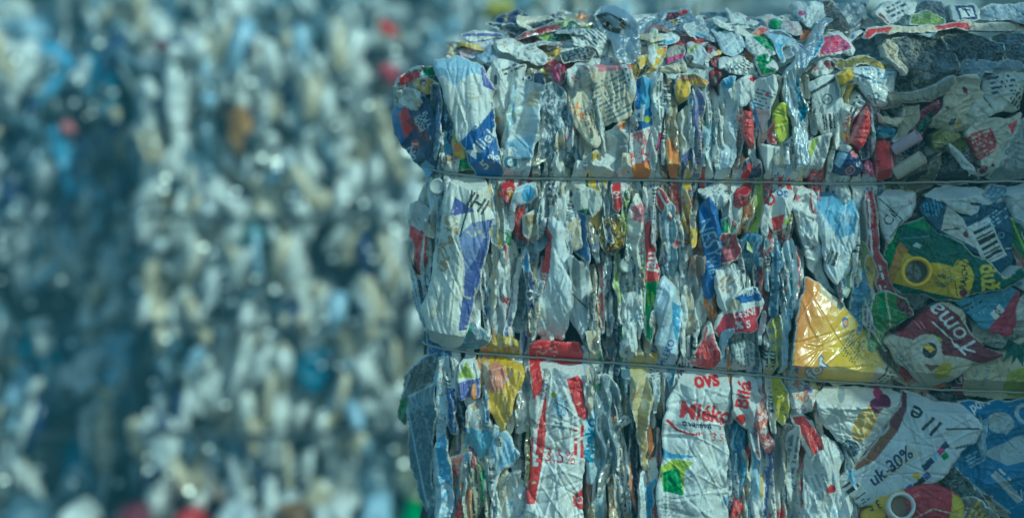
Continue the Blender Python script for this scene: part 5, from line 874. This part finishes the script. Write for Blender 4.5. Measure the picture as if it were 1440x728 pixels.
def flecks(face, x0, x1, y0, y1, n, pal, d, name, lab, seed):
    rs = np.random.RandomState(seed); V, Q, K = [], [], []; s = 8 / F; f1 = np.random.RandomState(seed + 1)
    gxs = rs.uniform(x0, x1, n * 3); gys = rs.uniform(y0, y1, n * 3); keep = wob(gxs, gys, 120, f1) + .7 * wob(gxs, gys, 50, f1) > rs.uniform(-.8, .9, n * 3); gxs, gys = gxs[keep], gys[keep]; n = min(n, len(gxs))
    for i in range(n):
        x, y, w, h, a = gxs[i], gys[i], rs.uniform(4, 15), rs.uniform(14, 66), rs.normal(0, .4)
        c = face.world(np.array(x), np.array(y), d + rs.uniform(-.05, .08)); b = len(V); t = rs.uniform(-.9, .9)
        u = np.array([cos(a), .0, sin(a)]) * w * s; v = np.array([-sin(a), rs.uniform(-.5, .5), cos(a)]) * h * s * .6
        for (p, q, r) in ((-1, -1, .4), (0, -1.1, -.6), (1, -.8, .5 + t), (1.1, .9, .3 + t), (.1, 1.1, -.7), (-.9, .8, .4)): V.append(c + u * p + v * q + np.array([0, w * s * r, 0]))
        k = len(V); V += [p + np.array([0, .05, 0]) for p in V[b:k]]
        Q += [(b, b + 1, b + 4, b + 5), (b + 1, b + 2, b + 3, b + 4)] + [(b + j, b + 6 + j, b + 6 + (j + 1) % 6, b + (j + 1) % 6) for j in range(6)]
        K += [rgb(pal[rs.randint(len(pal))])] * 12
    o = build(name, np.array(V), np.array(Q), 'far_gloss', np.array(K), smooth=False); tag(o, lab, 'scraps', kind='stuff')
flecks(FAR, 200, 1060, 62, 724, 640, BRIGHT + ['CR', 'CR', 'W', 'W', 'NV', 'DK', 'SL'], .05, 'packed_scraps', 'countless blurred slivers packed into the sunlit far bale', 5)
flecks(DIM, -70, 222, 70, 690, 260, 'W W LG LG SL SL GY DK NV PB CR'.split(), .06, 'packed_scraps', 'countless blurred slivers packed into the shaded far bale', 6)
def glints(face, x0, x1, y0, y1, n, d, lab, seed):  # facets added to catch the sun as blurred highlight discs
    rs = np.random.RandomState(seed); V, Q = [], []
    for i in range(n):
        c = face.world(np.array(rs.uniform(x0, x1)), np.array(rs.uniform(y0, y1)), d + rs.uniform(0, .06)); b = len(V)
        nn = Vector((.30 + rs.normal(0, .22), -.90, .33 + rs.normal(0, .22))).normalized(); u = nn.cross(Vector((0, 0, 1))).normalized(); v = nn.cross(u); r = rs.uniform(.006, .014)
        for a in range(5): V.append(c + np.array(u) * r * cos(a * 1.257) * 1.2 + np.array(v) * r * sin(a * 1.257))
        V += [p - np.array(nn) * .01 for p in V[b:b + 5]]
        Q += [(b, b + 1, b + 2, b + 3, b + 4)] + [(b + j, b + 5 + j, b + 5 + (j + 1) % 5, b + (j + 1) % 5) for j in range(5)]
    V = np.array(V); o = build('glint_facets', V, Q, 'glint', np.tile(rgb((.8, .8, .76)), (len(V), 1)), smooth=False); tag(o, lab, 'scraps', kind='stuff')
glints(FAR, 214, 620, 70, 720, 120, .12, 'tiny added mirror facets turned to glint in the sunlit far bale', 15)
glints(DIM, -40, 210, 60, 690, 50, .14, 'tiny added mirror facets turned to glint in the shaded far bale', 16)
G2, L2 = 'blurred packages in the shaded far bale', 'out of focus {} package pressed into the shaded bale at the left border'
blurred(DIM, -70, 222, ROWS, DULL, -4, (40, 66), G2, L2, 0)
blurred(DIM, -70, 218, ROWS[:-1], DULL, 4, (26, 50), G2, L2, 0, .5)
G3, L3 = 'blurred packages on the farthest row of bales', 'out of focus {} package on the farthest row of bales along the top'
blurred(REAR, -70, 1300, ((-40, 0), (-5, 32), (28, 70)), 'W W LG LG LG PB W GY CR SL'.split(), 0, (60, 110), G3, L3, 0, tall=False)
flecks(REAR, -60, 1000, -30, 80, 300, 'W W LG LG CR SL GY PB DK'.split(), .08, 'packed_scraps', 'countless blurred slivers on the farthest row of bales', 8)
# the blurred pieces one can tell apart
for poly, face, z, base, lab in (
    ([(536,30), (556,34), (560,50), (546,56), (534,46)], FAR, 12, 'RD', 'small bright red blurred spot above the left upper corner of the near bale'),
    ([(536,90), (556,92), (562,112), (548,120), (534,108)], FAR, 10, (.5, .04, .08), 'soft crimson blurred package touching the left upper corner of the near bale'),
    ([(682,2), (718,2), (722,22), (700,28), (680,22)], FAR, 14, (.60, .52, .02), 'blurred olive yellow package above the bale top, left of the middle of the picture'),
    ([(322,160), (344,146), (362,170), (352,214), (334,220), (316,200)], FAR, 9, (.40, .20, .05), 'blurred orange brown package high in the sunlit far bale'),
    ([(330,316), (384,312), (388,336), (360,348), (332,340)], FAR, 9, (.05, .30, .28), 'blurred teal package under the blurred upper wire of the sunlit far bale'),
    ([(414,498), (458,488), (470,520), (452,552), (424,548)], FAR, 9, (.03, .16, .28), 'blurred dark teal blue package low in the sunlit far bale'),
    ([(88,170), (106,168), (112,186), (98,194)], DIM, 12, 'PK', 'blurred pink spot in the shaded far bale'),
    ([(222,58), (236,56), (240,74), (226,78)], FAR, 12, 'DR', 'blurred dark red spot near the top of the sunlit far bale, at its left edge'),
    ([(182,268), (206,264), (212,282), (192,288)], DIM, 12, 'YE', 'small blurred yellow spot in the shaded far bale'),
    ([(192,290), (204,288), (206,352), (194,352)], DIM, 12, 'DR', 'upright blurred maroon strip in the shaded far bale below the yellow spot'),
    ([(236,90), (262,84), (268,150), (264,210), (246,216), (240,150)], FAR, 12, 'W', 'tall blurred white package at the upper left edge of the sunlit far bale'),
    ([(196,590), (240,584), (262,600), (256,640), (232,664), (216,640)], FAR, 12, 'W', 'large blurred white package low at the left edge of the sunlit far bale'),
    ([(140,566), (166,560), (170,620), (160,668), (140,664)], DIM, 14, 'CR', 'blurred cream upright package near the foot of the shaded far bale'),
    ([(92,520), (136,480), (158,490), (146,540), (110,560)], DIM, 12, 'LG', 'blurred pale slanted package in the lower half of the shaded far bale'),
    ([(28,60), (56,56), (58,130), (40,140), (26,120)], DIM, 14, 'W', 'blurred white upright package at the top left of the shaded far bale')):
    o = sheet('crushed_package', poly, z / 100, base, (), face=face, mat='far', res=4, R=8, drop=.05, k=(.35, .2), seed=len(lab) * 7, thick=.15, worn=0, cre=0, torn=0); tag(o, lab, 'package', 'blurred packages one can tell apart')
for i, (x, w, h, base, lab) in enumerate(((185, 60, 26, 'DR', 'blurred maroon scrap on the ground below the left edge of the sunlit far bale'), (262, 44, 22, 'RD', 'blurred red scrap on the ground in front of the sunlit far bale'), (330, 70, 26, 'LG', 'blurred pale scrap on the ground right of the red scrap'), (30, 70, 34, 'SL', 'blurred slate scrap on the ground at the lower left corner'),
        (104, 50, 24, 'W', 'blurred white scrap on the ground below the shaded far bale'), (410, 50, 30, 'BN', 'blurred brown scrap on the ground in front of the sunlit far bale'), (470, 60, 36, 'W', 'blurred white scrap on the ground, third from the near bale'), (530, 54, 40, 'PB', 'blurred pale blue scrap on the ground, second from the near bale'), (578, 40, 30, 'GR', 'blurred green scrap on the ground beside the near bale'))):
    poly = [(x - w / 2, 751), (x - w * .45, 739 - h * .6), (x - w * .1, 739 - h), (x + w * .3, 739 - h * .8), (x + w / 2, 751)]
    o = sheet('litter_scrap', poly, 0, base, (), face=FLOOR, mat='far', res=4, R=8, drop=.05, k=(.5, .3), tilt=(0, .5), seed=70 + i, thick=.2, worn=0, cre=0, torn=0); tag(o, lab, 'scrap', 'scraps littering the ground')
for face, x0, x1, ys in ((FAR, 212, 650, (303, 452, 602)), (DIM, -80, 222, (306, 458, 604))):
    for y, nm in zip(ys, ('upper', 'middle', 'lower')):
        pts = [Vector(face.world(np.array(float(x)), np.array(y + 3 * sin(x * .02)), .13)) for x in range(x0, x1, 30)]
        o = tube('baling_wire', pts, .014, 'dark'); tag(o, f'{nm} blurred wire round the ' + ('sunlit far bale' if face is FAR else 'shaded far bale'), 'wire', 'blurred wires round the far bales')
# neighbouring bales just right of the picture: they shade the right end of the near bale
U_ = np.array([.70, -.714]); V_ = np.array([.714, .70]); A_ = NEAR.world(np.array(1206.), np.array(0.), 0.)[:2] + U_ * 1.6
for i, (z0, z1, lab) in enumerate(((0, 1.37, 'lower bale of a stack to the right of the near bale, outside the picture'), (1.38, 2.9, 'upper bale of a stack to the right of the near bale, outside the picture'))):
    block('pressed_bale', [A_, A_ + U_ * .8, A_ + U_ * .8 + V_ * 1.2, A_ + V_ * 1.2], z0, z1, lab, 30 + i)

# ------------------------------------------------------------------ ground, teal tint, light, camera
gm = bpy.data.materials.new('yard_concrete'); gm.use_nodes = True; N = gm.node_tree.nodes; K = gm.node_tree.links
nz = N.new('ShaderNodeTexNoise'); nz.inputs['Scale'].default_value = 3; nz.inputs['Detail'].default_value = 10; cr = N.new('ShaderNodeValToRGB')
cr.color_ramp.elements[0].color = (.05, .055, .06, 1); cr.color_ramp.elements[1].color = (.16, .16, .15, 1)
ge = N.new('ShaderNodeNewGeometry'); K.new(ge.outputs['Position'], nz.inputs['Vector']); K.new(nz.outputs['Fac'], cr.inputs['Fac']); K.new(cr.outputs['Color'], N['Principled BSDF'].inputs['Base Color']); N['Principled BSDF'].inputs['Roughness'].default_value = .85
q = np.linspace(-60, 60, 25); gxx, gyy = np.meshgrid(q, q); gi = np.arange(625).reshape(25, 25)
go = build('ground', np.stack([gxx.ravel(), gyy.ravel(), .008 * np.sin(gxx * 1.3 + gyy).ravel() - .01], -1), np.stack([gi[:-1, :-1].ravel(), gi[:-1, 1:].ravel(), gi[1:, 1:].ravel(), gi[1:, :-1].ravel()], -1), gm); tag(go, kind='structure')

hm = bpy.data.materials.new('teal_tint'); hm.use_nodes = True; nt = hm.node_tree; nt.nodes.clear()  # added volume: tints the whole view teal and lifts blacks, no real haze
pv = nt.nodes.new('ShaderNodeVolumePrincipled'); om = nt.nodes.new('ShaderNodeOutputMaterial'); nt.links.new(pv.outputs[0], om.inputs['Volume'])
pv.inputs['Color'].default_value = (.38, .80, .96, 1); pv.inputs['Density'].default_value = .018; pv.inputs['Anisotropy'].default_value = 0
bx = np.array([(x, y, z) for x in (-6, 6) for y in (-2, 14) for z in (-1.2, 2.9)], float)
hz = build('tint_volume', bx, [(0, 1, 3, 2), (4, 6, 7, 5), (0, 4, 5, 1), (2, 3, 7, 6), (0, 2, 6, 4), (1, 5, 7, 3)], hm, smooth=False); tag(hz, kind='stuff')

ELEV, SD = radians(36), Vector((.70, -.714, 0)).normalized()
sd = Vector((SD.x * cos(ELEV), SD.y * cos(ELEV), sin(ELEV)))
w = bpy.data.worlds.new('World'); S.world = w; w.use_nodes = True; nt = w.node_tree
sky = nt.nodes.new('ShaderNodeTexSky'); sky.sky_type = 'NISHITA'; sky.sun_disc = False; sky.sun_elevation = ELEV; sky.sun_rotation = math.atan2(SD.x, SD.y)
nt.links.new(sky.outputs[0], nt.nodes['Background'].inputs[0]); nt.nodes['Background'].inputs[1].default_value = .15
sl = bpy.data.lights.new('sun', 'SUN'); sl.energy = 2.8; sl.angle = radians(.5); sl.color = (1, .92, .79)
so = bpy.data.objects.new('sun', sl); COL.objects.link(so); so.rotation_euler = (-sd).to_track_quat('-Z', 'Y').to_euler(); so.location = sd * 20

cam = bpy.data.cameras.new('camera'); co = bpy.data.objects.new('camera', cam); COL.objects.link(co); S.camera = co
co.location = (0, 0, HC); co.rotation_euler = (pi / 2, 0, 0); cam.sensor_width = 36; cam.lens = F / 1440 * 36; cam.shift_y = -(364 - HY) / 1440; cam.clip_end = 500; cam.clip_start = .05
cam.dof.use_dof = True; cam.dof.focus_distance = 3.165; cam.dof.aperture_fstop = cam.lens / 1000 / .040; cam.dof.aperture_blades = 0

v = S.view_settings; S.display_settings.display_device = 'sRGB'; v.view_transform = 'Standard'; v.look = 'None'; v.exposure = -.36; v.gamma = 1
v.use_white_balance = True; v.white_balance_temperature = 4900; v.white_balance_tint = -33
